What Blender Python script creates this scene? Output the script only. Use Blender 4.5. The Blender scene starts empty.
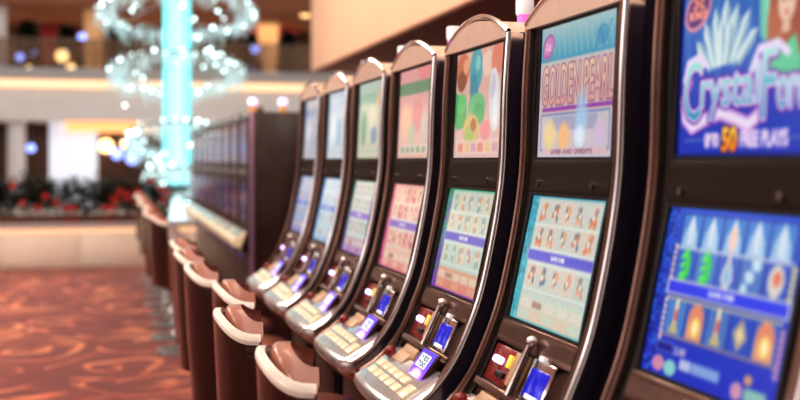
import bpy, bmesh, math, random
import numpy as np
from mathutils import Vector, Matrix
random.seed(7)
rng = np.random.default_rng(5)
scene = bpy.context.scene
COL = scene.collection

# ------------------------------------------------------------------ camera numbers
H = 1.42                       # eye height
F = 1094.0 / 800.0             # focal length / frame width
TH = math.atan(286.0 / 1094.0) # camera turned right of the row direction
CT, ST = math.cos(TH), math.sin(TH)

def far(x, y, s):
    """world point on the plane Y = s that the camera sees at photo pixel x, y (planning aid for the distant hall)"""
    r = (x - 400.0) / 1094.0
    Z = s / (CT - r * ST)
    return Vector((Z * (r * CT + ST), s, H + (160.0 - y) / 1094.0 * Z))

# ------------------------------------------------------------------ materials
def lin(c):
    return tuple(((v / 255.0) / 12.92 if v <= 10 else (((v / 255.0) + 0.055) / 1.055) ** 2.4) for v in c)

def mat(name, rgb, rough=0.5, metal=0.0, emit=None, es=0.0, coat=0.0, noise=0.0, nscale=20.0, alpha=1.0, trans=0.0, sheen=0.0):
    m = bpy.data.materials.new(name)
    m.use_nodes = True
    nt = m.node_tree
    b = nt.nodes['Principled BSDF']
    c = lin(rgb)
    b.inputs['Base Color'].default_value = (*c, 1)
    b.inputs['Roughness'].default_value = rough
    b.inputs['Metallic'].default_value = metal
    b.inputs['Coat Weight'].default_value = coat
    b.inputs['Coat Roughness'].default_value = 0.08
    b.inputs['Transmission Weight'].default_value = trans
    b.inputs['Sheen Weight'].default_value = sheen
    b.inputs['Alpha'].default_value = alpha
    if emit is not None:
        b.inputs['Emission Color'].default_value = (*lin(emit), 1)
        b.inputs['Emission Strength'].default_value = es
    if noise > 0:
        tc = nt.nodes.new('ShaderNodeTexCoord')
        n = nt.nodes.new('ShaderNodeTexNoise')
        n.inputs['Scale'].default_value = nscale
        n.inputs['Detail'].default_value = 4
        nt.links.new(tc.outputs['Object'], n.inputs['Vector'])
        rp = nt.nodes.new('ShaderNodeValToRGB')
        rp.color_ramp.elements[0].position = 0.3
        rp.color_ramp.elements[1].position = 0.7
        rp.color_ramp.elements[0].color = (*[v * (1 - noise) for v in c], 1)
        rp.color_ramp.elements[1].color = (*[min(1, v * (1 + noise)) for v in c], 1)
        nt.links.new(n.outputs['Fac'], rp.inputs['Fac'])
        nt.links.new(rp.outputs['Color'], b.inputs['Base Color'])
    return m

def wood(name, a, b_, rough=0.35, axis='Z', scale=3.0):
    m = bpy.data.materials.new(name)
    m.use_nodes = True
    nt = m.node_tree
    b = nt.nodes['Principled BSDF']
    tc = nt.nodes.new('ShaderNodeTexCoord')
    mp = nt.nodes.new('ShaderNodeMapping')
    sc = {'X': (0.15, 1, 1), 'Y': (1, 0.15, 1), 'Z': (1, 1, 0.15)}[axis]
    mp.inputs['Scale'].default_value = sc
    n = nt.nodes.new('ShaderNodeTexNoise')
    n.inputs['Scale'].default_value = scale * 6
    n.inputs['Detail'].default_value = 6
    n.inputs['Distortion'].default_value = 1.2
    rp = nt.nodes.new('ShaderNodeValToRGB')
    rp.color_ramp.elements[0].position = 0.35
    rp.color_ramp.elements[1].position = 0.68
    rp.color_ramp.elements[0].color = (*lin(a), 1)
    rp.color_ramp.elements[1].color = (*lin(b_), 1)
    nt.links.new(tc.outputs['Object'], mp.inputs['Vector'])
    nt.links.new(mp.outputs['Vector'], n.inputs['Vector'])
    nt.links.new(n.outputs['Fac'], rp.inputs['Fac'])
    nt.links.new(rp.outputs['Color'], b.inputs['Base Color'])
    b.inputs['Roughness'].default_value = rough
    b.inputs['Coat Weight'].default_value = 0.3
    b.inputs['Coat Roughness'].default_value = 0.15
    return m

M = {}
M['bronze'] = mat('bronze', (142, 112, 102), 0.24, 0.9, noise=0.08, nscale=30)
M['bronze_dark'] = mat('bronze_dark', (84, 52, 42), 0.3, 0.6, noise=0.1, nscale=20)
M['belt'] = mat('belt_brown', (42, 27, 22), 0.5, 0.0, coat=0.0)
M['chrome'] = mat('chrome', (228, 224, 226), 0.13, 1.0, noise=0.03)
M['champagne'] = mat('champagne', (230, 208, 192), 0.38, 0.0, coat=0.3, noise=0.04)
M['black'] = mat('black_plastic', (12, 11, 15), 0.35)
M['side'] = mat('side_laminate', (38, 30, 54), 0.5, noise=0.35, nscale=220)
M['base'] = mat('base_black', (20, 16, 20), 0.5)
M['deck'] = mat('deck_silver', (206, 206, 210), 0.2, 0.65, coat=0.4)
M['skirt'] = mat('skirt_copper', (164, 112, 84), 0.32, 0.7)
M['cream'] = mat('cream_button', (222, 206, 172), 0.35, emit=(255, 232, 190), es=0.22, coat=0.4)
M['ivory'] = mat('ivory_panel', (196, 164, 132), 0.42)
M['aqua'] = mat('aqua_plate', (150, 214, 222), 0.3, emit=(120, 220, 235), es=0.35)
M['redpanel'] = mat('red_panel', (130, 26, 30), 0.25, coat=0.5, emit=(200, 30, 30), es=0.06)
M['belt'].node_tree.nodes['Principled BSDF'].inputs['Specular IOR Level'].default_value = .15
M['glow'] = mat('glow_white', (240, 240, 255), 0.3, emit=(190, 180, 255), es=3.0)
M['bluewin'] = mat('blue_window', (10, 22, 120), 0.15, emit=(14, 36, 215), es=0.75, coat=0.6)
M['bluelamp'] = mat('blue_lamp', (20, 30, 120), 0.3, emit=(50, 70, 255), es=0.7)
M['lilac'] = mat('lilac_lamp', (120, 100, 160), 0.3, emit=(150, 120, 230), es=0.35)
M['white'] = mat('white_cap', (238, 238, 242), 0.35, emit=(255, 255, 255), es=0.25)
M['pink'] = mat('pink_stage', (226, 130, 196), 0.3, emit=(235, 120, 205), es=0.7)
M['yellow'] = mat('yellow_mark', (238, 214, 90), 0.4, emit=(240, 215, 90), es=0.5)
M['walnut'] = wood('dark_walnut', (34, 17, 12), (62, 34, 24), 0.35)
M['leather'] = mat('brown_leather', (58, 23, 13), 0.22, coat=0.45, noise=0.15, nscale=9)
M['cushion'] = mat('salmon_leather', (172, 112, 92), 0.38, coat=0.25, noise=0.06, nscale=12)
M['piping'] = mat('cream_piping', (240, 232, 222), 0.35, coat=0.3)
M['tube'] = mat('copper_tube', (150, 96, 70), 0.25, 0.8)
M['steel'] = mat('brushed_steel', (170, 172, 174), 0.3, 0.8, noise=0.06)
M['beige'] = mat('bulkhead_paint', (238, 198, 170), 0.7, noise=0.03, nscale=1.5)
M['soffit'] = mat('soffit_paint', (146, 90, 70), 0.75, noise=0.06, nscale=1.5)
M['ceil'] = mat('ceiling_paint', (225, 212, 200), 0.8)
M['wallpaint'] = mat('wall_paint', (206, 178, 158), 0.8)
M['plaster'] = mat('white_plaster', (226, 224, 224), 0.7, noise=0.03, nscale=1)
M['ledge'] = mat('grey_ledge', (176, 176, 180), 0.6)
M['stone'] = mat('pale_stone', (214, 206, 196), 0.4, noise=0.06, nscale=2)
M['parapet'] = mat('parapet_panel', (240, 234, 222), 0.5, noise=0.03, nscale=2)
M['warmstrip'] = mat('warm_strip', (255, 226, 190), 0.5, emit=(255, 214, 168), es=1.5)
M['softstrip'] = mat('soft_strip', (250, 222, 190), 0.5, emit=(255, 212, 170), es=0.75)
M['orangeglow'] = mat('orange_cove', (250, 190, 140), 0.5, emit=(255, 178, 116), es=1.1)
M['upceil'] = mat('upper_ceiling', (150, 98, 70), 0.7, noise=0.1, nscale=0.6)
M['brownwall'] = mat('brown_wall', (104, 70, 52), 0.7, noise=0.25, nscale=0.9)
M['shopdark'] = mat('shop_dark', (70, 46, 36), 0.7, noise=0.3, nscale=1.2)
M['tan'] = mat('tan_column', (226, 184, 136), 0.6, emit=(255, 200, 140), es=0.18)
M['whitecol'] = mat('white_column', (226, 226, 232), 0.6)
M['curtain'] = mat('white_curtain', (226, 230, 238), 0.85, emit=(225, 232, 245), es=0.4)  # emission brightens the cloth in place of light falling on it
M['reddrape'] = mat('red_drape', (150, 34, 44), 0.8, sheen=0.3)
M['ribbon'] = mat('red_ribbon', (190, 34, 44), 0.5)
M['leaf'] = mat('dark_leaf', (24, 34, 20), 0.6, noise=0.4, nscale=6)
M['redleaf'] = mat('poinsettia_red', (176, 46, 40), 0.6)
M['railglass'] = mat('rail_glass', (150, 120, 96), 0.08, alpha=0.35)
M['railmetal'] = mat('rail_metal', (120, 108, 98), 0.35, 0.6)
M['planter'] = mat('planter_box', (96, 62, 46), 0.6)
M['lampglow'] = mat('warm_globe', (255, 228, 180), 0.4, emit=(255, 214, 150), es=3.0)
M['lampblue'] = mat('cool_globe', (150, 170, 255), 0.4, emit=(140, 165, 255), es=2.5)
M['lampcore'] = mat('cyan_core', (120, 235, 240), 0.3, emit=(130, 226, 234), es=0.9)
M['lampwhite'] = mat('white_core', (225, 250, 255), 0.3, emit=(205, 248, 255), es=1.15)
M['bulb'] = mat('crystal_bulb', (230, 250, 250), 0.2, emit=(215, 250, 252), es=6.0)
M['crystal'] = mat('crystal_strand', (176, 200, 202), 0.2, emit=(216, 226, 226), es=0.5, alpha=0.6)
M['candle'] = mat('candle_lit', (235, 235, 255), 0.3, emit=(215, 205, 255), es=1.4)
M['gold'] = mat('gold_stage', (222, 176, 110), 0.3, 0.5, emit=(255, 190, 110), es=0.3)
M['violet'] = mat('violet_trim', (176, 150, 170), 0.3, 0.7, emit=(140, 110, 190), es=0.06)

def carpet_mat():
    m = bpy.data.materials.new('swirl_carpet')
    m.use_nodes = True
    nt = m.node_tree
    L = nt.links.new
    b = nt.nodes['Principled BSDF']
    b.inputs['Roughness'].default_value = 0.9
    b.inputs['Sheen Weight'].default_value = 0.25
    tc = nt.nodes.new('ShaderNodeTexCoord')
    def noise(scale, detail, dist, off):
        mp = nt.nodes.new('ShaderNodeMapping')
        mp.inputs['Location'].default_value = off
        n = nt.nodes.new('ShaderNodeTexNoise')
        n.inputs['Scale'].default_value = scale
        n.inputs['Detail'].default_value = detail
        n.inputs['Distortion'].default_value = dist
        L(tc.outputs['Object'], mp.inputs['Vector'])
        L(mp.outputs['Vector'], n.inputs['Vector'])
        return n.outputs['Fac']
    def math_(op, a, b2=None):
        n = nt.nodes.new('ShaderNodeMath'); n.operation = op
        for i, v in enumerate((a, b2)):
            if v is None: continue
            if isinstance(v, (int, float)): n.inputs[i].default_value = v
            else: L(v, n.inputs[i])
        return n.outputs[0]
    warp = nt.nodes.new('ShaderNodeTexNoise'); warp.inputs['Scale'].default_value = 1.3; warp.inputs['Detail'].default_value = 1.0
    L(tc.outputs['Object'], warp.inputs['Vector'])
    def vm(op, a, b2=None, sc=None):
        n = nt.nodes.new('ShaderNodeVectorMath'); n.operation = op
        L(a, n.inputs[0])
        if b2 is not None:
            if isinstance(b2, tuple): n.inputs[1].default_value = b2
            else: L(b2, n.inputs[1])
        if sc is not None: n.inputs['Scale'].default_value = sc
        return n
    wv = vm('SCALE', vm('SUBTRACT', warp.outputs['Color'], (.5, .5, .5)).outputs[0], sc=0.55).outputs[0]
    pos = vm('MULTIPLY', vm('ADD', tc.outputs['Object'], wv).outputs[0], (1, 1, 0)).outputs[0]
    def curls(scale, freq, shift):
        p2 = vm('ADD', pos, shift).outputs[0]
        vo = nt.nodes.new('ShaderNodeTexVoronoi'); vo.voronoi_dimensions = '2D'; vo.inputs['Scale'].default_value = scale
        L(p2, vo.inputs['Vector'])
        d = vm('SUBTRACT', p2, vo.outputs['Position']).outputs[0]
        sep = nt.nodes.new('ShaderNodeSeparateXYZ'); L(d, sep.inputs[0])
        ang = math_('ARCTAN2', sep.outputs['Y'], sep.outputs['X'])
        r = vm('LENGTH', d).outputs['Value']
        ph = math_('ADD', ang, math_('MULTIPLY', r, freq))
        return math_('SINE', ph)
    a1 = curls(1.3, 24.0, (0, 0, 0)); a2 = curls(0.9, 17.0, (3.3, 1.7, 0))
    wid = noise(1.4, 1.0, 0.5, (8, 2, 4))
    sw = math_('MAXIMUM', a1, math_('SUBTRACT', a2, 0.28))
    val = math_('SUBTRACT', sw, math_('MULTIPLY', math_('SUBTRACT', 0.66, wid), 2.2))
    rp = nt.nodes.new('ShaderNodeValToRGB')
    rp.color_ramp.elements[0].position = 0.40
    rp.color_ramp.elements[0].color = (*lin((126, 42, 36)), 1)
    rp.color_ramp.elements[1].position = 0.58
    rp.color_ramp.elements[1].color = (*lin((206, 106, 70)), 1)
    e = rp.color_ramp.elements.new(0.95); e.color = (*lin((240, 164, 116)), 1)
    L(val, rp.inputs['Fac'])
    n2 = noise(2.2, 3.0, 0.5, (0, 9, 0))
    mx = nt.nodes.new('ShaderNodeMix'); mx.data_type = 'RGBA'; mx.blend_type = 'MULTIPLY'
    mx.inputs['Factor'].default_value = 0.55
    rp2 = nt.nodes.new('ShaderNodeValToRGB')
    rp2.color_ramp.elements[0].position = 0.35; rp2.color_ramp.elements[0].color = (0.5, 0.42, 0.42, 1)
    rp2.color_ramp.elements[1].position = 0.65; rp2.color_ramp.elements[1].color = (1, 1, 1, 1)
    L(n2, rp2.inputs['Fac'])
    L(rp.outputs['Color'], mx.inputs['A'])
    L(rp2.outputs['Color'], mx.inputs['B'])
    L(mx.outputs['Result'], b.inputs['Base Color'])
    return m
M['carpet'] = carpet_mat()

def screen_mat(name, strength):
    m = bpy.data.materials.new(name)
    m.use_nodes = True
    nt = m.node_tree
    b = nt.nodes['Principled BSDF']
    a = nt.nodes.new('ShaderNodeAttribute')
    a.attribute_name = 'picture'
    b.inputs['Base Color'].default_value = (0.01, 0.01, 0.012, 1)
    b.inputs['Roughness'].default_value = 0.12
    b.inputs['Emission Strength'].default_value = strength
    nt.links.new(a.outputs['Color'], b.inputs['Emission Color'])
    return m
M['screen'] = screen_mat('screen_glass', 0.84)
M['adscreen'] = screen_mat('ad_screen_glass', 1.7)
M['farscreen'] = screen_mat('far_screen_glass', 0.25)

# ------------------------------------------------------------------ mesh helpers
def link(o, parent=None):
    COL.objects.link(o)
    if parent is not None:
        o.parent = parent
    return o

def obj(name, bm, material, parent=None, smooth=35, label=None):
    bmesh.ops.recalc_face_normals(bm, faces=bm.faces)
    me = bpy.data.meshes.new(name)
    bm.to_mesh(me); bm.free()
    me.materials.append(material)
    if smooth:
        me.polygons.foreach_set('use_smooth', [True] * len(me.polygons))
        me.set_sharp_from_angle(angle=math.radians(smooth))
    o = bpy.data.objects.new(name, me)
    if label: o['label'] = label
    return link(o, parent)

def thing(name, label, cat, loc=(0, 0, 0), group=None, rotz=0.0):
    o = bpy.data.objects.new(name, None)
    o.empty_display_size = 0.1
    o.location = loc
    o.rotation_euler = (0, 0, rotz)
    return tag(link(o), label, cat, group)

def tag(o, label, cat, group=None, kind=None):
    o['label'] = label; o['category'] = cat
    if group: o['group'] = group
    if kind: o['kind'] = kind
    return o

def struct(name, bm, material, label, cat):
    o = obj(name, bm, material, None, smooth=30)
    return tag(o, label, cat, None, 'structure')

def dup(root, loc, label=None, rotz=None):
    r = root.copy(); COL.objects.link(r); r.location = loc
    if rotz is not None: r.rotation_euler = (0, 0, rotz)
    if label: r['label'] = label
    for ch in list(root.children):
        c = ch.copy(); COL.objects.link(c); c.parent = r
        for g in list(ch.children):
            d = g.copy(); COL.objects.link(d); d.parent = c
    return r

def box(bm, x0, x1, y0, y1, z0, z1, bev=0.0):
    vs = [bm.verts.new(p) for p in ((x0,y0,z0),(x1,y0,z0),(x1,y1,z0),(x0,y1,z0),(x0,y0,z1),(x1,y0,z1),(x1,y1,z1),(x0,y1,z1))]
    fs = [bm.faces.new([vs[i] for i in f]) for f in ((0,3,2,1),(4,5,6,7),(0,1,5,4),(1,2,6,5),(2,3,7,6),(3,0,4,7))]
    if bev > 0:
        es = list({e for f in fs for e in f.edges})
        bmesh.ops.bevel(bm, geom=es, offset=bev, segments=2, affect='EDGES', profile=0.5)
    return bm

def nbox(x0, x1, y0, y1, z0, z1, bev=0.0):
    return box(bmesh.new(), x0, x1, y0, y1, z0, z1, bev)

def prism(bm, poly, y0, y1, bev=0.0):
    """poly: list of (x,z), extruded along y"""
    a = [bm.verts.new((x, y0, z)) for x, z in poly]
    b = [bm.verts.new((x, y1, z)) for x, z in poly]
    n = len(poly)
    fs = [bm.faces.new(a[::-1]), bm.faces.new(b)]
    for i in range(n):
        fs.append(bm.faces.new((a[i], a[(i+1) % n], b[(i+1) % n], b[i])))
    if bev > 0:
        es = list({e for f in fs for e in f.edges})
        bmesh.ops.bevel(bm, geom=es, offset=bev, segments=2, affect='EDGES', profile=0.5)
    return bm

def lathe(bm, prof, c=(0, 0), seg=24, ax=None):
    rings = []
    for r, z in prof:
        if r < 1e-6:
            rings.append([bm.verts.new((c[0], c[1], z))])
        else:
            rings.append([bm.verts.new((c[0] + r*math.cos(2*math.pi*i/seg), c[1] + r*math.sin(2*math.pi*i/seg), z)) for i in range(seg)])
    for a, b in zip(rings, rings[1:]):
        for i in range(seg):
            j = (i+1) % seg
            if len(a) == 1 and len(b) > 1: bm.faces.new((a[0], b[i], b[j]))
            elif len(b) == 1 and len(a) > 1: bm.faces.new((a[i], a[j], b[0]))
            elif len(a) > 1: bm.faces.new((a[i], a[j], b[j], b[i]))
    if len(rings[0]) > 1: bm.faces.new(rings[0][::-1])
    if len(rings[-1]) > 1: bm.faces.new(rings[-1])
    return bm

def tube(bm, pts, r, seg=10, closed=False):
    pts = [Vector(p) for p in pts]
    n = len(pts); rings = []
    for i, p in enumerate(pts):
        if closed: t = (pts[(i+1) % n] - pts[i-1]).normalized()
        else: t = (pts[min(i+1, n-1)] - pts[max(i-1, 0)]).normalized()
        up = Vector((0, 0, 1)) if abs(t.z) < 0.95 else Vector((1, 0, 0))
        u = t.cross(up).normalized(); v = t.cross(u)
        rings.append([bm.verts.new(p + r*(u*math.cos(2*math.pi*k/seg) + v*math.sin(2*math.pi*k/seg))) for k in range(seg)])
    m = n if closed else n - 1
    for i in range(m):
        a, b = rings[i], rings[(i+1) % n]
        for k in range(seg):
            bm.faces.new((a[k], a[(k+1) % seg], b[(k+1) % seg], b[k]))
    if not closed:
        bm.faces.new(rings[0][::-1]); bm.faces.new(rings[-1])
    return bm

def ball(bm, c, r, u=10, v=6, sx=1, sy=1, sz=1):
    mtx = Matrix.Translation(c) @ Matrix.Diagonal((sx, sy, sz, 1))
    bmesh.ops.create_uvsphere(bm, u_segments=u, v_segments=v, radius=r, matrix=mtx)
    return bm

# ------------------------------------------------------------------ painter for the lit game screens (vertex colours)
class Paint:
    """4 x 3 unit picture, origin bottom left, painted in numpy"""
    def __init__(self, nx=216, ny=162, ss=3, W=4.0, Hh=3.0):
        self.nx, self.ny, self.ss, self.W, self.Hh = nx, ny, ss, W, Hh
        w, h = nx*ss, ny*ss
        self.a = np.zeros((h, w, 3))
        self.X = (np.arange(w) + .5) / w * W
        self.Y = (np.arange(h) + .5) / h * Hh
        self.gx, self.gy = np.meshgrid(self.X, self.Y)
    def put(self, mask, c, o=1.0):
        c = np.array(c, float)
        if mask.dtype == bool: mask = mask.astype(float)
        k = (mask * o)[..., None]
        self.a = self.a * (1 - k) + c * k
    def vgrad(self, top, bot, x0=0, x1=9, y0=0, y1=9):
        m = (self.gx >= x0) & (self.gx <= x1) & (self.gy >= y0) & (self.gy <= y1)
        t = np.clip((self.gy - y0) / (min(y1, self.Hh) - y0), 0, 1)[..., None]
        c = np.array(top)*t + np.array(bot)*(1 - t)
        self.a[m] = c[m]
    def rect(self, x0, y0, x1, y1, c, o=1.0):
        self.put((self.gx >= x0) & (self.gx <= x1) & (self.gy >= y0) & (self.gy <= y1), c, o)
    def frame(self, x0, y0, x1, y1, w, c):
        g = (self.gx >= x0) & (self.gx <= x1) & (self.gy >= y0) & (self.gy <= y1)
        i = (self.gx >= x0+w) & (self.gx <= x1-w) & (self.gy >= y0+w) & (self.gy <= y1-w)
        self.put(g & ~i, c)
    def ell(self, x, y, rx, ry, c, o=1.0, rot=0.0, soft=0.0):
        ca, sa = math.cos(rot), math.sin(rot)
        dx, dy = self.gx - x, self.gy - y
        d = ((dx*ca + dy*sa)/rx)**2 + ((-dx*sa + dy*ca)/ry)**2
        if soft > 0: self.put(np.clip((1 - d)/soft, 0, 1), c, o)
        else: self.put(d <= 1, c, o)
    def poly(self, pts, c, o=1.0):
        ins = np.zeros(self.gx.shape, bool)
        n = len(pts)
        for i in range(n):
            x1, y1 = pts[i]; x2, y2 = pts[(i+1) % n]
            if y1 == y2: continue
            cond = ((y1 > self.gy) != (y2 > self.gy)) & (self.gx < (x2-x1)*(self.gy-y1)/(y2-y1) + x1)
            ins ^= cond
        self.put(ins, c, o)
    def line(self, pts, w, c, o=1.0):
        m = np.zeros(self.gx.shape, bool)
        for (x1, y1), (x2, y2) in zip(pts, pts[1:]):
            dx, dy = x2-x1, y2-y1
            t = np.clip(((self.gx-x1)*dx + (self.gy-y1)*dy)/(dx*dx+dy*dy+1e-9), 0, 1)
            m |= ((self.gx-x1-t*dx)**2 + (self.gy-y1-t*dy)**2) < (w/2)**2
        self.put(m, c, o)
    def text(self, s, x, y, h, w, c, bold=0.0, shear=0.0, grad=None, o=1.0):
        """text in a box from x, y (bottom left), h tall, w wide"""
        tris = glyphs(s, shear)
        P = np.concatenate(tris)
        mn, mx = P.min(0), P.max(0)
        sc = np.array([w, h]) / (mx - mn)
        m = np.zeros(self.gx.shape, bool)
        px = self.W / self.a.shape[1]; py = self.Hh / self.a.shape[0]
        for t in tris:
            q = (t - mn) * sc + np.array([x, y])
            lo, hi = q.min(0), q.max(0)
            i0, i1 = max(0, int(lo[0]/px)-1), min(m.shape[1], int(hi[0]/px)+2)
            j0, j1 = max(0, int(lo[1]/py)-1), min(m.shape[0], int(hi[1]/py)+2)
            if i0 >= i1 or j0 >= j1: continue
            gx, gy = self.gx[j0:j1, i0:i1], self.gy[j0:j1, i0:i1]
            (ax, ay), (bx, by), (cx, cy) = q
            d1 = (gx-bx)*(ay-by) - (ax-bx)*(gy-by)
            d2 = (gx-cx)*(by-cy) - (bx-cx)*(gy-cy)
            d3 = (gx-ax)*(cy-ay) - (cx-ax)*(gy-ay)
            neg = (d1 < 0) | (d2 < 0) | (d3 < 0); pos = (d1 > 0) | (d2 > 0) | (d3 > 0)
            m[j0:j1, i0:i1] |= ~(neg & pos)
        if bold > 0:
            r = max(1, int(round(bold/px))); m0 = m.copy()
            for dx in range(-r, r+1):
                for dy in range(-r, r+1):
                    if dx*dx + dy*dy <= r*r + .5:
                        m |= np.roll(np.roll(m0, dx, 1), dy, 0)
        if grad is not None:
            t = np.clip((self.gy - y)/h, 0, 1)[..., None]
            cc = np.array(grad)*t + np.array(c)*(1 - t)
            self.a[m] = self.a[m]*(1-o) + cc[m]*o
        else:
            self.put(m, c, o)
    def speckle(self, amt, blk=4):
        h, w, _ = self.a.shape
        n = rng.normal(0, amt, (h//blk+1, w//blk+1, 1))
        n = np.repeat(np.repeat(n, blk, 0), blk, 1)[:h, :w]
        self.a = np.clip(self.a + n, 0, 255)
    def wash(self, c, k):  # mixes the pale haze of reflections on the glass into the picture colours
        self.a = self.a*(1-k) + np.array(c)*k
    def blur(self, r):
        k = np.exp(-.5*(np.arange(-3*r, 3*r+1)/r)**2); k /= k.sum()
        h = len(k)//2
        for ax in (0, 1):
            pd = [(0, 0)]*3; pd[ax] = (h, h)
            q = np.pad(self.a, pd, mode='edge'); o = np.zeros_like(self.a)
            for i, kk in enumerate(k):
                sl = [slice(None)]*3; sl[ax] = slice(i, i + self.a.shape[ax]); o += kk*q[tuple(sl)]
            self.a = o
    def done(self):
        s = self.ss
        a = self.a.reshape(self.ny, s, self.nx, s, 3).mean((1, 3)) / 255.0
        return np.where(a <= 0.04045, a/12.92, ((a+0.055)/1.055)**2.4)

_gl = {}
def glyphs(s, shear=0.0):
    if (s, shear) in _gl: return _gl[(s, shear)]
    cu = bpy.data.curves.new('lettering', 'FONT')
    cu.body = s; cu.resolution_u = 3; cu.shear = shear
    o = bpy.data.objects.new('lettering', cu)
    COL.objects.link(o)
    dg = bpy.context.evaluated_depsgraph_get()
    ev = o.evaluated_get(dg)
    me = ev.to_mesh()
    me.calc_loop_triangles()
    v = np.array([p.co[:2] for p in me.vertices])
    out = [v[list(t.vertices)] for t in me.loop_triangles]
    ev.to_mesh_clear()
    bpy.data.objects.remove(o); bpy.data.curves.remove(cu)
    _gl[(s, shear)] = out
    return out

def picture_mesh(name, A, B, y_left, y_right, img, material, parent, label=None):
    """A = (x,z) top edge, B = (x,z) bottom edge; picture left edge is at y_left"""
    ny, nx, _ = img.shape
    tu = (np.arange(nx)) / (nx - 1); tv = (np.arange(ny)) / (ny - 1)
    U, V = np.meshgrid(tu, tv)
    co = np.empty((ny*nx, 3))
    co[:, 0] = (B[0] + (A[0]-B[0])*V).ravel()
    co[:, 1] = (y_left + (y_right-y_left)*U).ravel()
    co[:, 2] = (B[1] + (A[1]-B[1])*V).ravel()
    i = (np.arange(ny-1)[:, None]*nx + np.arange(nx-1)[None, :]).ravel()
    quads = np.stack([i, i+1, i+nx+1, i+nx], 1)
    me = bpy.data.meshes.new(name)
    me.from_pydata([], [], [])
    me.vertices.add(len(co)); me.vertices.foreach_set('co', co.ravel())
    me.loops.add(len(quads)*4); me.loops.foreach_set('vertex_index', quads.ravel().astype(np.int32))
    me.polygons.add(len(quads))
    me.polygons.foreach_set('loop_start', (np.arange(len(quads))*4).astype(np.int32))
    me.update(calc_edges=True)
    at = me.attributes.new('picture', 'FLOAT_COLOR', 'POINT')
    rgba = np.ones((ny*nx, 4), np.float32); rgba[:, :3] = img.reshape(-1, 3)
    at.data.foreach_set('color', rgba.ravel())
    me.materials.append(material)
    o = bpy.data.objects.new(name, me)
    if label: o['label'] = label
    return link(o, parent)

# ------------------------------------------------------------------ game pictures
def reels(p, x0, x1, ys, cellh, bg, syms, grid=None):
    n = 5; cw = (x1 - x0)/n
    for r, y in enumerate(ys):
        for c in range(n):
            cx = x0 + (c + .5)*cw
            if bg is not None: p.rect(x0 + c*cw + .02, y - cellh/2, x0 + (c+1)*cw - .02, y + cellh/2, bg[(c + r) % len(bg)])
            syms(p, r, c, cx, y, cw, cellh)

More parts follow.
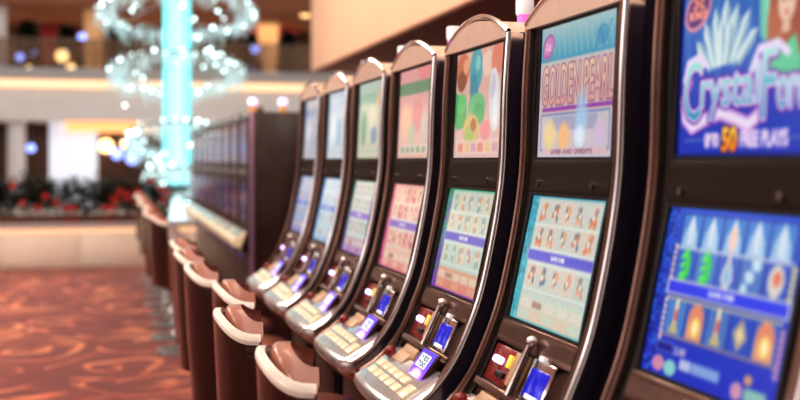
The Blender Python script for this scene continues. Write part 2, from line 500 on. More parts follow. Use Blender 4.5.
def art_crystal_top():
    p = Paint(240, 180)
    p.vgrad((52, 120, 190), (40, 62, 190))
    for i in range(9):
        x = 0.2 + i*0.48
        p.line([(x, 3.1), (x + .12, 1.2)], .14, (70, 140, 205), .45)
    p.poly([(2.35, 3.1), (2.45, 1.9), (2.7, 1.55), (4, 1.3), (4, 3.1)], (120, 205, 180))
    p.poly([(2.45, 3.1), (2.62, 1.9), (2.9, 3.1)], (150, 226, 196))
    # woman with long auburn hair in a green dress, generic
    wx, wy = 3.12, -.30
    p.ell(wx, 2.5+wy, .46, .78, (176, 96, 74)); p.ell(wx-.26, 2.05+wy, .2, .6, (190, 112, 82), rot=.2); p.ell(wx+.26, 2.05+wy, .2, .6, (170, 92, 70), rot=-.2)
    p.ell(wx, 2.62+wy, .22, .32, (238, 204, 182)); p.ell(wx-.08, 2.66+wy, .045, .025, (80, 70, 70)); p.ell(wx+.08, 2.66+wy, .045, .025, (80, 70, 70)); p.ell(wx, 2.46+wy, .07, .025, (200, 96, 96))
    p.rect(wx-.1, 2.15+wy, wx+.1, 2.4+wy, (228, 190, 168))
    p.poly([(wx-.42, 1.5+wy), (wx-.25, 2.12+wy), (wx, 1.97+wy), (wx+.25, 2.12+wy), (wx+.45, 1.5+wy)], (110, 206, 160))
    # crystal cluster
    for ang, ln, w in ((-.95, .80, .17), (-.6, .92, .19), (-.28, 1.0, .2), (0.02, 1.12, .22), (.3, 1.0, .2), (.62, 1.0, .19), (.95, .85, .17), (-.12, .75, .16), (.16, .75, .16)):
        bx, by = 1.45 + ang*.42, 1.5
        tx, ty = bx + math.sin(ang)*ln*.75, by + math.cos(ang)*ln
        nx, ny = math.cos(ang)*w/2, -math.sin(ang)*w/2
        sx, sy = bx + (tx-bx)*.78, by + (ty-by)*.78
        p.poly([(bx-nx, by-ny), (sx-nx*1.2, sy-ny*1.2), (tx, ty), (sx+nx*1.2, sy+ny*1.2), (bx+nx, by+ny)], (206, 226, 228))
        p.poly([(bx, by), (sx, sy), (tx, ty), (sx+nx*1.2, sy+ny*1.2), (bx+nx, by+ny)], (150, 182, 202))
        p.line([(bx-nx, by-ny), (sx-nx*1.2, sy-ny*1.2), (tx, ty)], .035, (236, 244, 240))
    # oval badge
    p.ell(.55, 2.52, .46, .34, (224, 150, 170), rot=.5); p.ell(.55, 2.52, .38, .26, (92, 58, 128), rot=.5)
    p.text('5c', .4, 2.54, .24, .36, (240, 150, 130), .02); p.text('BONUS', .28, 2.36, .14, .56, (250, 160, 140), .015)
    # title with a ribbon swash under it
    sw = [(.34, 1.3), (.2, 1.0), (.26, .66), (.5, .5), (.9, .62), (1.4, .72), (1.8, .62), (2.2, .5), (2.5, .64), (2.62, .95)]
    p.line(sw, .3, (120, 50, 176)); p.line(sw, .24, (214, 180, 232)); p.line(sw, .12, (240, 226, 246))
    W_ = (('C', .2, .62, 1.02, .56), ('rystal', .76, .62, .86, 1.70), ('F', 2.56, .58, 1.12, .36), ('orest', 2.97, .72, .56, 1.12))
    for tx, x, y, h, w in W_: p.text(tx, x, y, h, w, (96, 30, 160), .08)
    for tx, x, y, h, w in W_: p.text(tx, x, y, h, w, (240, 214, 246), .045)
    for tx, x, y, h, w in W_: p.text(tx, x, y, h, w, (70, 150, 196), .0, grad=(170, 236, 220))
    p.line([(.2, 1.32), (.3, 1.62), (.62, 1.7), (.85, 1.55)], .12, (236, 216, 244))
    p.line([(2.25, 1.35), (2.45, 1.68), (2.95, 1.72), (3.2, 1.55)], .13, (232, 220, 244))
    p.line([(.3, .28), (3.8, .28)], .03, (120, 150, 200))
    p.text('UP TO', .95, .16, .22, .42, (240, 214, 240), .02)
    p.text('50', 1.48, .1, .36, .42, (150, 70, 30), .05); p.text('50', 1.48, .1, .36, .42, (255, 140, 40), .02, grad=(255, 220, 100))
    p.text('FREE PLAYS', 2.02, .16, .24, 1.25, (240, 214, 244), .02)
    for i in range(60):
        y = i*.05; p.ell(.03 + .05*rng.random(), y, .05, .035, (20, 40, 130), .8)
    p.frame(0, 0, 4, 3, .06, (24, 44, 140))
    p.speckle(3); p.blur(3)
    return p.done()

def art_crystal_low():
    p = Paint(240, 180)
    p.vgrad((40, 92, 214), (46, 60, 196))
    for i in range(120):
        p.ell(rng.random()*.34, rng.random()*3, .05, .035, (24, 40, 140) if i % 2 else (52, 110, 220))
    x0, x1 = .5, 3.75
    cols = [(54, 92, 200), (60, 110, 206), (86, 140, 210), (70, 110, 205), (90, 130, 200)]
    def sym(p, r, c, x, y, w, h):
        if r == 0:
            p.rect(x-w*.46, y-h*.5, x+w*.46, y+h*.5, (74, 140, 214))
            p.poly([(x-.1, y-.26), (x-.12, y+.1), (x, y+.32), (x+.12, y+.1), (x+.1, y-.26)], (214, 226, 240))
            p.poly([(x-.24, y-.28), (x-.2, y), (x-.1, y+.12), (x-.06, y-.28)], (170, 200, 232))
            p.poly([(x+.24, y-.28), (x+.2, y-.02), (x+.1, y+.1), (x+.06, y-.28)], (180, 210, 236))
            if c == 2: p.ell(x, y-.05, .12, .22, (240, 210, 200))
        if r == 1:
            if c < 2:
                p.line([(x-.02, y+.26), (x+.08, y+.08), (x+.08, y-.12), (x-.06, y-.26)], .15, (70, 220, 90))
                for k in (-.18, 0, .18): p.ell(x-.08, y+k*.9, .09, .05, (110, 240, 120), rot=.6)
            elif c == 2:
                p.ell(x, y-.06, .15, .24, (150, 196, 228)); p.line([(x, y+.3), (x-.14, y-.1), (x, y-.28), (x+.14, y-.1), (x, y+.3)], .05, (236, 220, 214))
            elif c == 3:
                for k in range(5): p.ell(x+(-.14+.07*k), y-.18+.1*k+(.08 if k % 2 else -.03), .09, .1, (200, 226, 240))
            else:
                p.ell(x, y, .2, .26, (222, 214, 206)); p.ell(x+.02, y+.04, .1, .12, (232, 128, 100))
        if r == 2:
            if c in (0, 2):
                p.rect(x-.06, y-.12, x+.06, y+.22, (240, 206, 176)); p.ell(x, y+.26, .05, .09, (255, 240, 190))
                p.poly([(x-.16, y-.28), (x-.08, y-.1), (x+.08, y-.1), (x+.16, y-.28)], (206, 190, 140)); p.rect(x-.03, y-.05, x+.05, y+.12, (226, 96, 60))
            elif c == 3:
                p.poly([(x-.2, y+.02), (x+.02, y+.28), (x+.2, y-.04), (x-.02, y-.28)], (190, 172, 150)); p.poly([(x-.1, y+.02), (x+.02, y+.14), (x+.1, y-.02), (x-.02, y-.14)], (236, 220, 180))
            else:
                p.ell(x, y+.02, .24, .3, (232, 150, 120)); p.rect(x-.24, y-.3, x+.24, y, (236, 170, 130))
                p.ell(x+.02, y-.08, .12, .17, (255, 226, 130)); p.ell(x+.02, y-.08, .06, .1, (255, 246, 200))
    p.rect(x0-.03, .68, x1+.03, 2.9, (34, 56, 160))
    reels(p, x0, x1, (2.58, 1.98, 1.05), .6, cols, sym)
    for k in range(7):
        p.ell(.44, 2.3-k*.11, .06, .05, (226, 196, 190)); p.ell(3.82, 2.2-k*.11, .06, .05, (236, 230, 160))
        p.ell(.44, 1.32-k*.11, .06, .05, (226, 206, 210)); p.ell(3.82, 1.25-k*.11, .06, .05, (220, 170, 200))
    for k in range(24):
        p.ell(x0+k*.14, 2.28, .06, .035, (210, 214, 226)); p.ell(x0+k*.14, 1.38, .06, .035, (210, 206, 190)); p.ell(x0+k*.14, .72, .06, .03, (190, 160, 170))
    p.rect(.36, 1.44, 3.9, 1.72, (206, 206, 222)); p.rect(.42, 1.48, 3.84, 1.68, (58, 72, 236))
    p.text('GAME OVER', 1.7, 1.54, .09, .75, (226, 226, 250), .01)
    p.rect(.4, .42, .95, .6, (40, 40, 150)); p.frame(.4, .42, .95, .6, .02, (130, 150, 220))
    p.text('2.00', 1.0, .44, .12, .35, (214, 200, 220), .01)
    p.ell(.55, .2, .2, .14, (214, 150, 180)); p.ell(.95, .18, .2, .14, (150, 214, 210))
    p.text('000', 1.25, .22, .16, .32, (214, 214, 236), .02); p.text('0000000', 1.62, .22, .16, .8, (160, 190, 226), .015)
    p.rect(1.22, .2, 2.46, .41, (150, 180, 230), .25)
    p.ell(2.95, .2, .16, .14, (210, 160, 190)); p.rect(3.15, .08, 3.7, .3, (150, 200, 190)); p.ell(3.2, .42, .1, .08, (226, 170, 130))
    p.speckle(3); p.blur(3)
    return p.done()

def art_pearl_top():
    p = Paint(216, 162)
    p.vgrad((200, 196, 190), (206, 196, 206))
    p.vgrad((176, 202, 202), (70, 160, 190), y0=2.2, y1=3)
    for i in range(14):
        p.line([(i*.3, 3), (i*.3 + .2, 2.3)], .06, (150, 214, 216), .5)
    p.ell(3.3, 2.55, .28, .22, (70, 150, 190), .7); p.line([(2.9, 2.2), (3.2, 2.7), (3.4, 2.3), (3.7, 2.8)], .05, (60, 140, 190), .7)
    p.ell(.42, 2.55, .36, .28, (176, 110, 170), rot=.4); p.ell(.42, 2.55, .29, .2, (206, 140, 190), rot=.4); p.text('1c', .3, 2.46, .18, .24, (245, 210, 235), .02)
    p.rect(.1, .95, 3.95, 2.1, (226, 186, 166), .6)
    p.text('GOLDEN PEARL', .14, 1.2, .88, 3.76, (140, 84, 128), .045)
    p.text('GOLDEN PEARL', .14, 1.2, .88, 3.76, (222, 160, 150), .012, grad=(240, 206, 176))
    p.rect(.2, 1.05, 3.9, 1.14, (150, 66, 170))
    p.frame(.15, .15, 3.8, 1.0, .05, (120, 140, 190)); p.rect(.8, .6, 3.2, .92, (130, 140, 190), .5)
    p.ell(.7, .5, .45, .42, (240, 214, 150), soft=.8); p.ell(1.5, .45, .4, .4, (246, 190, 130), soft=.7)
    p.ell(2.4, .85, .4, .75, (170, 214, 246), .8, soft=.9); p.ell(2.35, .45, .35, .3, (226, 240, 250), soft=.9)
    p.ell(3.3, .5, .35, .35, (214, 190, 220), soft=.8)
    p.rect(.3, .08, 3.7, .2, (226, 190, 190)); p.text('LINES AND CREDITS', .8, .09, .09, 2.2, (150, 110, 130), .01)
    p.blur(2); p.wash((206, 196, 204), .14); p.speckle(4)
    return p.done()

def fruit_sym(pal):
    def sym(p, r, c, x, y, w, h):
        k = (r*3 + c*2 + (r*c) % 3) % 6
        k = (r*5 + c*3 + r*c) % 7; R = random.Random(k*17 + len(pal) + int(pal[0][0]))
        for q in range(5):
            col = pal[R.randrange(len(pal))]
            dx, dy = R.uniform(-.22, .22)*w, R.uniform(-.3, .3)*h
            if q % 2: p.ell(x+dx, y+dy, w*R.uniform(.08, .2), h*R.uniform(.1, .26), col, rot=R.uniform(-1, 1))
            else: p.line([(x-dx, y-dy-h*.1), (x+dx*.5, y+dy*.4), (x+dx, y+h*.3)], w*R.uniform(.08, .2), col)
        p.ell(x+R.uniform(-.05, .05), y, w*.09, h*.12, (246, 238, 226))
    return sym

def art_low(edge, bg, pal, banner, bottom, wash, res=(200, 150), shift=0.0):
    p = Paint(*res)
    p.vgrad(edge[0], edge[1])
    for i in range(60):
        p.ell(rng.random()*.4, rng.random()*3, .06, .05, tuple(np.clip(np.array(edge[i % 2])*(.7 + .5*rng.random()), 0, 255)))
    p.rect(.42, .62, 3.85, 2.95, bg[0])
    reels(p, .48, 3.8, (2.6, 2.02, 1.1), .55, bg, fruit_sym(pal))
    for y in (2.31, 1.75, 1.4, .78): p.rect(.42, y-.02, 3.85, y+.02, (226, 240, 230))
    p.rect(.34, 1.44, 3.9, 1.72, (196, 190, 220)); p.rect(.38, 1.47, 3.86, 1.69, banner)
    p.text('GAME OVER', 1.7, 1.53, .1, .75, (236, 230, 246), .01)
    p.vgrad(bottom[0], bottom[1], .4, 3.85, .05, .66)
    for k in range(5):
        p.rect(.5 + k*.68, .34, 1.08 + k*.68, .56, (236, 226, 206), .7); p.rect(.5 + k*.68, .1, 1.08 + k*.68, .28, bottom[k % 2], .8)
    p.text('0000', 1.2, .38, .14, .5, (170, 120, 110), .015)
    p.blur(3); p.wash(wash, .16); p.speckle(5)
    return p.done()

def art_jungle_top():
    p = Paint(216, 162)
    p.vgrad((226, 178, 160), (226, 190, 186))
    p.ell(.55, 2.5, .6, .5, (206, 120, 90)); p.ell(.5, 2.2, .4, .3, (150, 90, 70)); p.ell(.85, 2.6, .25, .22, (236, 170, 130))
    p.ell(1.75, 2.45, .55, .62, (90, 170, 180)); p.ell(1.65, 1.85, .35, .55, (80, 150, 165), rot=.3); p.ell(1.9, 2.62, .2, .22, (140, 206, 206))
    p.ell(2.75, 2.55, .5, .35, (236, 206, 190)); p.ell(3.5, 2.6, .5, .45, (226, 140, 120))
    p.poly([(.0, 1.9), (.5, 1.75), (1.0, 1.5), (1.15, .9), (.2, .8), (.0, 1.0)], (80, 176, 106)); p.ell(.6, 1.55, .4, .3, (106, 200, 120))
    p.ell(1.9, 1.4, .75, .4, (126, 196, 140)); p.ell(2.1, 1.2, .5, .3, (96, 180, 120))
    p.ell(3.35, 1.55, .42, .85, (226, 226, 230), rot=.15); p.ell(3.2, 1.9, .2, .35, (206, 206, 216), rot=-.3); p.ell(3.45, 1.3, .2, .4, (240, 240, 240))
    p.ell(1.5, .78, .7, .45, (216, 186, 120)); p.ell(1.35, .62, .35, .3, (170, 196, 110)); p.ell(1.7, .92, .25, .18, (176, 110, 80))
    p.rect(.3, .12, 3.8, .5, (240, 206, 196), .8)
    for k in range(6): p.rect(.4+k*.58, .18, .85+k*.58, .42, [(226, 130, 110), (236, 190, 130), (206, 160, 170)][k % 3], .8)
    p.ell(2.7, .75, .4, .28, (236, 150, 150))
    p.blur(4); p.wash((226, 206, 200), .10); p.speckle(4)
    return p.done()

def art_soft_top(base, band, blobs, res=(120, 90)):
    p = Paint(*res)
    p.vgrad(base[0], base[1])
    p.rect(0, 2.15, 4, 2.55, band, .8)
    for x, y, rx, ry, c in blobs: p.ell(x, y, rx, ry, c, .85, soft=.6)
    p.rect(.3, .15, 3.7, .45, (236, 226, 216), .5)
    for k in range(5): p.rect(.45+k*.65, .2, .9+k*.65, .4, band, .5)
    p.speckle(4)
    return p.done()

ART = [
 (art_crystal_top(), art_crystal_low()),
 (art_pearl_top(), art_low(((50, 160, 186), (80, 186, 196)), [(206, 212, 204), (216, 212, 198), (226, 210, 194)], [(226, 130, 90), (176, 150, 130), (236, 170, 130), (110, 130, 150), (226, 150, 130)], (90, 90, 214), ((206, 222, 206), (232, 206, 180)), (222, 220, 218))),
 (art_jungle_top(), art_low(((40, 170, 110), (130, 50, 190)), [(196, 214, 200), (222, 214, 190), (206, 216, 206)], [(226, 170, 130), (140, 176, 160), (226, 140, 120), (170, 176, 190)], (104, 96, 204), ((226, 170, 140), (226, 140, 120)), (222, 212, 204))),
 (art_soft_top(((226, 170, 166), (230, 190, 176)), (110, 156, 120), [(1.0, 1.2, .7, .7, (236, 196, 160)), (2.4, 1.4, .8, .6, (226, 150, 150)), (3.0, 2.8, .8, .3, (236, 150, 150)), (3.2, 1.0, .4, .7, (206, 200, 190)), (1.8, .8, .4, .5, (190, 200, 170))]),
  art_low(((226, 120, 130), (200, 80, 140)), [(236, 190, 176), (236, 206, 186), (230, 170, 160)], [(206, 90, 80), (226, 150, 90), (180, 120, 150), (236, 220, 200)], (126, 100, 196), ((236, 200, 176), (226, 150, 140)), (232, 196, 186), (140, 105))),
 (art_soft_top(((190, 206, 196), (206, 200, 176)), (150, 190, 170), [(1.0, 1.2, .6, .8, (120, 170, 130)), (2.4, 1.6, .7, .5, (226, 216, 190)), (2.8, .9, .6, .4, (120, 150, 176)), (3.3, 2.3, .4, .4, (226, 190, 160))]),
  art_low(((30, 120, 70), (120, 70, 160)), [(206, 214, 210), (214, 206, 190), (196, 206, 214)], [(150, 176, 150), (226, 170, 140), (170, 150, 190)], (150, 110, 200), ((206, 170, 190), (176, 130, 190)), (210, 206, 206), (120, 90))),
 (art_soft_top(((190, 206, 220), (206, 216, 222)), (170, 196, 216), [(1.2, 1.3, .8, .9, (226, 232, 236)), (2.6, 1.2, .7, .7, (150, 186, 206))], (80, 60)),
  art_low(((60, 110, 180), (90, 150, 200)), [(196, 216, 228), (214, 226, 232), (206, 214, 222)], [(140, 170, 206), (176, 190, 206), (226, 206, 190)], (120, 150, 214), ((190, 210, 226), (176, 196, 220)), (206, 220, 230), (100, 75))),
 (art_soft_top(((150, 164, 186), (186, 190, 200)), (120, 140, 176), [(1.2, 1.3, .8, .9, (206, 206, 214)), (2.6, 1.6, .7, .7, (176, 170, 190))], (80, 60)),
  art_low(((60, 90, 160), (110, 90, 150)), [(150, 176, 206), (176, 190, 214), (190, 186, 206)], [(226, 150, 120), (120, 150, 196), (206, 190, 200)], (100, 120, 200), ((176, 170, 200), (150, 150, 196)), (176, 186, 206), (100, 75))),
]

# ------------------------------------------------------------------ curved slot machine
P0 = 0.97                        # front plane of the bank at eye height
PITCH = 0.67
HW = 0.275                       # half width
KEY = [(0.016, 1.752), (0.006, 1.60), (0.0, 1.42), (-0.012, 1.31), (-0.034, 1.19), (-0.062, 1.075), (-0.096, 0.985), (-0.135, 0.905), (-0.180, 0.846), (-0.225, 0.808), (-0.268, 0.785)]
def dense(key, n=8):
    out = []
    K = [np.array(k) for k in key]
    for i in range(len(K)-1):
        p0 = K[max(i-1, 0)]; p1 = K[i]; p2 = K[i+1]; p3 = K[min(i+2, len(K)-1)]
        for j in range(n):
            t = j/n
            out.append(.5*((2*p1) + (-p0+p2)*t + (2*p0-5*p1+4*p2-p3)*t*t + (-p0+3*p1-3*p2+p3)*t**3))
    out.append(K[-1])
    return np.array(out)
PROF = dense(KEY)
def prof_seg(zh, zl, n=14):
    zs = np.linspace(zh, zl, n)
    return np.stack([np.interp(zs[::-1], PROF[::-1, 1], PROF[::-1, 0])[::-1], zs], 1)
def off(line, d):
    t = np.gradient(line, axis=0)
    t /= np.linalg.norm(t, axis=1)[:, None]
    n = np.stack([-t[:, 1], t[:, 0]], 1)
    return line + n*d
def strip(bm, zh, zl, y0, y1, o0, o1, n=14, bev=0.0):
    l = prof_seg(zh, zl, n)
    a, b = off(l, o0), off(l, o1)
    return prism(bm, [tuple(v) for v in a] + [tuple(v) for v in b[::-1]], y0, y1, bev)
def chord(zh, zl, o0):
    l = prof_seg(zh, zl, 2)
    d = l[1]-l[0]; d /= np.linalg.norm(d)
    nn = np.array([-d[1], d[0]])
    return l[0] + nn*o0, l[1] + nn*o0
def panel(bm, zh, zl, y0, y1, o0, o1, bev=0.0):
    a, b = chord(zh, zl, o0); c, d = chord(zh, zl, o1)
    return prism(bm, [tuple(a), tuple(b), tuple(d), tuple(c)], y0, y1, bev)
def round_rail(zh, zl, yc, w=.0085, bulge=.014, n=44):
    """half-round chrome rail following the curve of the face"""
    l = prof_seg(zh, zl, n)
    sec = [(w, .034), (w, .004)] + [(w*math.cos(a), .004 - bulge*math.sin(a)) for a in [math.pi*k/10 for k in range(1, 10)]] + [(-w, .004), (-w, .034)]
    bm = bmesh.new()
    rows = []
    offs = [off(l, o) for _, o in sec]
    for i in range(n):
        rows.append([bm.verts.new((offs[k][i][0], yc + sec[k][0], offs[k][i][1])) for k in range(len(sec))])
    m = len(sec)
    for a, b in zip(rows, rows[1:]):
        for k in range(m): bm.faces.new((a[k], a[(k+1) % m], b[(k+1) % m], b[k]))
    bm.faces.new(rows[0]); bm.faces.new(rows[-1][::-1])
    return bm
DA, DB = np.array([-0.150, 0.868]), np.array([-0.283, 0.792])     # deck slope
def deck_pt(t, lift=0.0):
    d = (DB-DA); L = np.linalg.norm(d); d = d/L
    n = np.array([d[1], -d[0]])                                    # upward
    n = n if n[1] > 0 else -n
    return DA + (DB-DA)*t + n*lift
def deck_key(bm, t0, t1, y0, y1, h=0.008, bev=0.0025):
    a, b, c, d = deck_pt(t0, -.004), deck_pt(t1, -.004), deck_pt(t1, h), deck_pt(t0, h)
    return prism(bm, [tuple(a), tuple(b), tuple(c), tuple(d)], y0, y1, bev)
def lip_q(y):
    u = abs(y)/HW
    return DB[0] - 0.022*(1-u**2) + (0.05*max(0, (u-.8)/.2)**2)
def deck_mesh():
    bm = bmesh.new()
    N = 24; rows = []
    for i in range(N+1):
        y = -HW + 0.003 + (2*HW-0.006)*i/N
        qf = lip_q(y)
        zf = 0.790
        col = [(-.150, .868), (qf+.020, zf+.010), (qf+.006, zf+.002), (qf, zf-.010), (qf+.002, zf-.024), (qf+.012, zf-.034), (-.13, .772)]
        rows.append([bm.verts.new((q, y, z)) for q, z in col])
    for a, b in zip(rows, rows[1:]):
        for k in range(len(a)-1): bm.faces.new((a[k], a[k+1], b[k+1], b[k]))
        bm.faces.new((a[-1], a[0], b[0], b[-1]))
    bm.faces.new(rows[0]); bm.faces.new(rows[-1][::-1])
    return bm
def skirt_mesh():
    bm = bmesh.new()
    N = 24; rows = []
    for i in range(N+1):
        y = -HW + 0.006 + (2*HW-0.012)*i/N
        qf = lip_q(y)
        col = [(qf+.012, .760), (qf+.030, .735), (qf+.075, .712), (-.08, .69), (-.08, .770)]
        rows.append([bm.verts.new((q, y, z)) for q, z in col])
    for a, b in zip(rows, rows[1:]):
        for k in range(len(a)-1): bm.faces.new((a[k], a[k+1], b[k+1], b[k]))
        bm.faces.new((a[-1], a[0], b[0], b[-1]))
    bm.faces.new(rows[0]); bm.faces.new(rows[-1][::-1])
    return bm
def arch_mesh(q0, q1, inset=0.0, z0=1.738):
    pts = []
    R = 20; half = HW - inset
    for i in range(R+1):
        y = -half + 2*half*i/R
        pts.append((y, 1.752 - inset*.6 + (0.064 - inset*.2)*(1 - (y/half)**2)))
    bm = bmesh.new()
    poly = [(-half, z0)] + pts + [(half, z0)]
    a = [bm.verts.new((q0, y, z)) for y, z in poly]; b = [bm.verts.new((q1, y, z)) for y, z in poly]
    bm.faces.new(a); bm.faces.new(b[::-1])
    n = len(poly)
    for i in range(n): bm.faces.new((a[i], a[(i+1) % n], b[(i+1) % n], b[i]))
    return bm

def little_display(kind):
    p = Paint(60, 60, 3, 3, 3)
    p.vgrad((90, 70, 230), (150, 90, 226))
    p.ell(1.5, .5, 1.2, .7, (236, 200, 250), soft=.8)
    p.rect(.35, 1.2, 2.3, 2.55, (236, 242, 250))
    p.text('YES', .5, 1.95, .45, 1.6, (40, 50, 60), .03); p.text('700', .5, 1.3, .5, 1.6, (40, 50, 60), .03)
    p.rect(.3, .15, 1.9, .32, (250, 246, 255))
    return p.done()
DISP = little_display(0)

def slot_machine(label, loc, art):
    t = thing('slot_machine', label, 'slot machine', loc, 'curved slot machines of the front row')
    # cabinet shell behind the face
    f = off(PROF[::2], 0.030)
    f = [tuple(v) for v in f if v[1] > .80]
    poly = f + [(-.12, .775), (-.05, .70), (-.03, .62), (-.03, .10), (.44, .10), (.44, 1.735)]
    obj('cabinet', prism(bmesh.new(), poly, -HW+.006, HW-.006), M['side'], t)
    obj('base', nbox(.0, .42, -HW+.03, HW-.03, 0, .10), M['base'], t)
    bm = nbox(-.042, -.031, -HW+.04, HW-.04, .16, .60, .004)
    d = obj('door', bm, M['black'], t)
    obj('lock', lathe_x(-.050, -.042, .0, .56, .012), M['chrome'], d)
    obj('indicator_lamp', nbox(-.052, -.044, -.05, .02, .615, .66, .003), M['bluelamp'], t)
    # rails down both edges
    for s in (-1, 1):
        y0, y1 = sorted((s*(HW-.020), s*HW))
        obj('rail', round_rail(1.749, .790, s*(HW-.0085)), M['bronze' if s > 0 else 'chrome'], t, 60)
        we = .031 if s > 0 else .040
        y0, y1 = sorted((s*(HW-we), s*(HW-.0172)))
        obj('side_frame', strip(bmesh.new(), 1.742, .862, y0, y1, -.004, .034, 40), M['bronze'], t)
        y0, y1 = sorted((s*(HW-.0585), s*(HW-we-.0005)))
        obj('inner_frame', strip(bmesh.new(), 1.742, .862, y0, y1, .006, .034, 40), M['black' if s > 0 else 'bronze_dark'], t)
    # screens with their bezels
    zs = (('upper_screen', 1.732, 1.427), ('lower_screen', 1.338, 1.052))
    for i, (nm, zh, zl) in enumerate(zs):
        a, b = chord(zh, zl, .011)
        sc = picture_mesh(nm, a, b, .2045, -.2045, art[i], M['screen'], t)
        bz = bmesh.new()
        for yy in ((-.2165, -.2045), (.2045, .2165)): panel(bz, zh+.006, zl-.006, yy[0], yy[1], .006, .034)
        panel(bz, zh+.007, zh, -.2165, .2165, .006, .034); panel(bz, zl, zl-.007, -.2165, .2165, .006, .034)
        obj('bezel', bz, M['black'], sc)
    bt = obj('belt_panel', strip(bmesh.new(), 1.420, 1.345, -.216, .216, .004, .034, 6, .002), M['belt'], t)
    for y in (-.135, .165): obj('lock', lathe_x(-.006, .008, y, 1.366, .008), M['chrome'], bt)
    obj('lower_rail', strip(bmesh.new(), 1.046, .996, -.2165, .2165, .002, .034, 5, .002), M['bronze'], t)
    # arched topper
    ar = obj('topper', arch_mesh(.006, .13, .012), M['champagne'], t)
    rim = bmesh.new(); R = 20
    tube(rim, [(.010, -HW+.004 + (2*HW-.008)*i/R, 1.752 + .066*(1-((2*i/R-1))**2)) for i in range(R+1)], .007, 8)
    obj('rim', rim, M['chrome'], ar)
    obj('top_plate', nbox(.02, .44, -HW+.006, HW-.006, 1.7355, 1.748), M['black'], t)
    c = obj('signal_lamp', lathe(bmesh.new(), [(.030, 1.748), (.030, 1.765), (.022, 1.77), (.022, 1.832)], (.16, 0), 20), M['pink'], t)
    obj('cap', lathe(bmesh.new(), [(.025, 1.832), (.026, 1.838), (.026, 1.872), (.022, 1.878), (0, 1.88)], (.16, 0), 20), M['white'], c)
    # upper control row: bill slot with lamp, coin box, lever, ticket window
    rp = obj('bill_slot', panel(bmesh.new(), .990, .912, .070, .205, .006, .034, .002), M['redpanel'], t)
    g = bmesh.new(); panel(g, .966, .950, .125, .180, -.004, .01, .006); obj('bill_lamp', g, M['glow'], rp)
    g = bmesh.new(); panel(g, .938, .926, .085, .135, -.002, .01, .002); obj('slot_mouth', g, M['black'], rp)
    g = bmesh.new(); panel(g, .978, .950, .074, .094, -.001, .01, .002); obj('arrow_mark', g, M['yellow'], rp)
    obj('coin_box', panel(bmesh.new(), .990, .918, .000, .058, -.002, .034, .004), M['ivory'], t)
    lv = bmesh.new()
    a, b = chord(1.02, .905, -.012)
    tube(lv, [(a[0], -.022, a[1]), (b[0], -.018, b[1])], .009, 10); ball(lv, (a[0], -.022, a[1]), .013, 12, 8)
    obj('lever', lv, M['chrome'], t)
    g = bmesh.new(); panel(g, .994, .910, -.160, -.040, .0, .034, .003); bx = obj('ticket_slot', g, M['chrome'], t)
    g = bmesh.new(); panel(g, .976, .918, -.148, -.052, -.003, .02, .002); obj('window', g, M['bluewin'], bx)
    g = bmesh.new(); panel(g, .925, .916, -.140, -.075, -.006, .01, .001); obj('ticket', g, M['white'], bx)
    g = bmesh.new(); panel(g, 1.003, .992, -.105, -.078, -.008, .01, .002); obj('label_tab', g, M['white'], bx)
    obj('divider', strip(bmesh.new(), .908, .892, -.2165, .2165, -.006, .034, 3, .002), M['bronze'], t)
    # lower control row
    obj('lower_backing', panel(bmesh.new(), .994, .860, -.2165, .2165, .016, .036), M['bronze_dark'], t)
    cp = obj('card_panel', panel(bmesh.new(), .888, .862, .02, .15, -.002, .03, .002), M['ivory'], t)
    A = np.array(chord(.886, .886, .0)[0]) if False else None
    # information display standing on the deck behind the buttons
    a = (-.128, .900); b = (-.196, .846)
    fr = prism(bmesh.new(), [(-.146, .908), (-.200, .836), (-.190, .832), (-.130, .896)], -.175, -.040, .002)
    df = obj('display', fr, M['bronze_dark'], t)
    picture_mesh('display_screen', (-.1495, .9075), (-.2005, .8395), -.045, -.170, DISP, M['adscreen'], df)
    cr = prism(bmesh.new(), [(-.124, .898), (-.190, .850), (-.186, .842), (-.116, .890)], .055, .160, .002)
    obj('card_reader', cr, M['ivory'], t)
    kb = bmesh.new(); ball(kb, (-.185, .195, .858), .018, 12, 8); tube(kb, [(-.178, .195, .85), (-.16, .195, .84)], .01, 8)
    obj('knob', kb, M['redpanel'], t)
    # button deck
    dk = obj('button_deck', deck_mesh(), M['deck'], t, 50)
    for r, (t0, t1) in enumerate(((.42, .58), (.63, .80))):
        for k in range(5):
            y1 = .195 - k*.066 - r*.012
            obj('button', deck_key(bmesh.new(), t0, t1, y1-.056, y1), M['cream'], dk)
    obj('wide_button', deck_key(bmesh.new(), .50, .80, -.222, -.160), M['cream'], dk)
    obj('label_plate', deck_key(bmesh.new(), .85, .95, .02, .17, .003, .001), M['aqua'], dk)
    obj('deck_skirt', skirt_mesh(), M['skirt'], t, 50)
    return t

def lathe_x(x0, x1, y, z, r, seg=12):
    bm = bmesh.new()
    a = [bm.verts.new((x0, y + r*math.cos(2*math.pi*i/seg), z + r*math.sin(2*math.pi*i/seg))) for i in range(seg)]
    b = [bm.verts.new((x1, y + r*math.cos(2*math.pi*i/seg), z + r*math.sin(2*math.pi*i/seg))) for i in range(seg)]
    bm.faces.new(a); bm.faces.new(b[::-1])
    for i in range(seg): bm.faces.new((a[i], a[(i+1) % seg], b[(i+1) % seg], b[i]))
    return bm

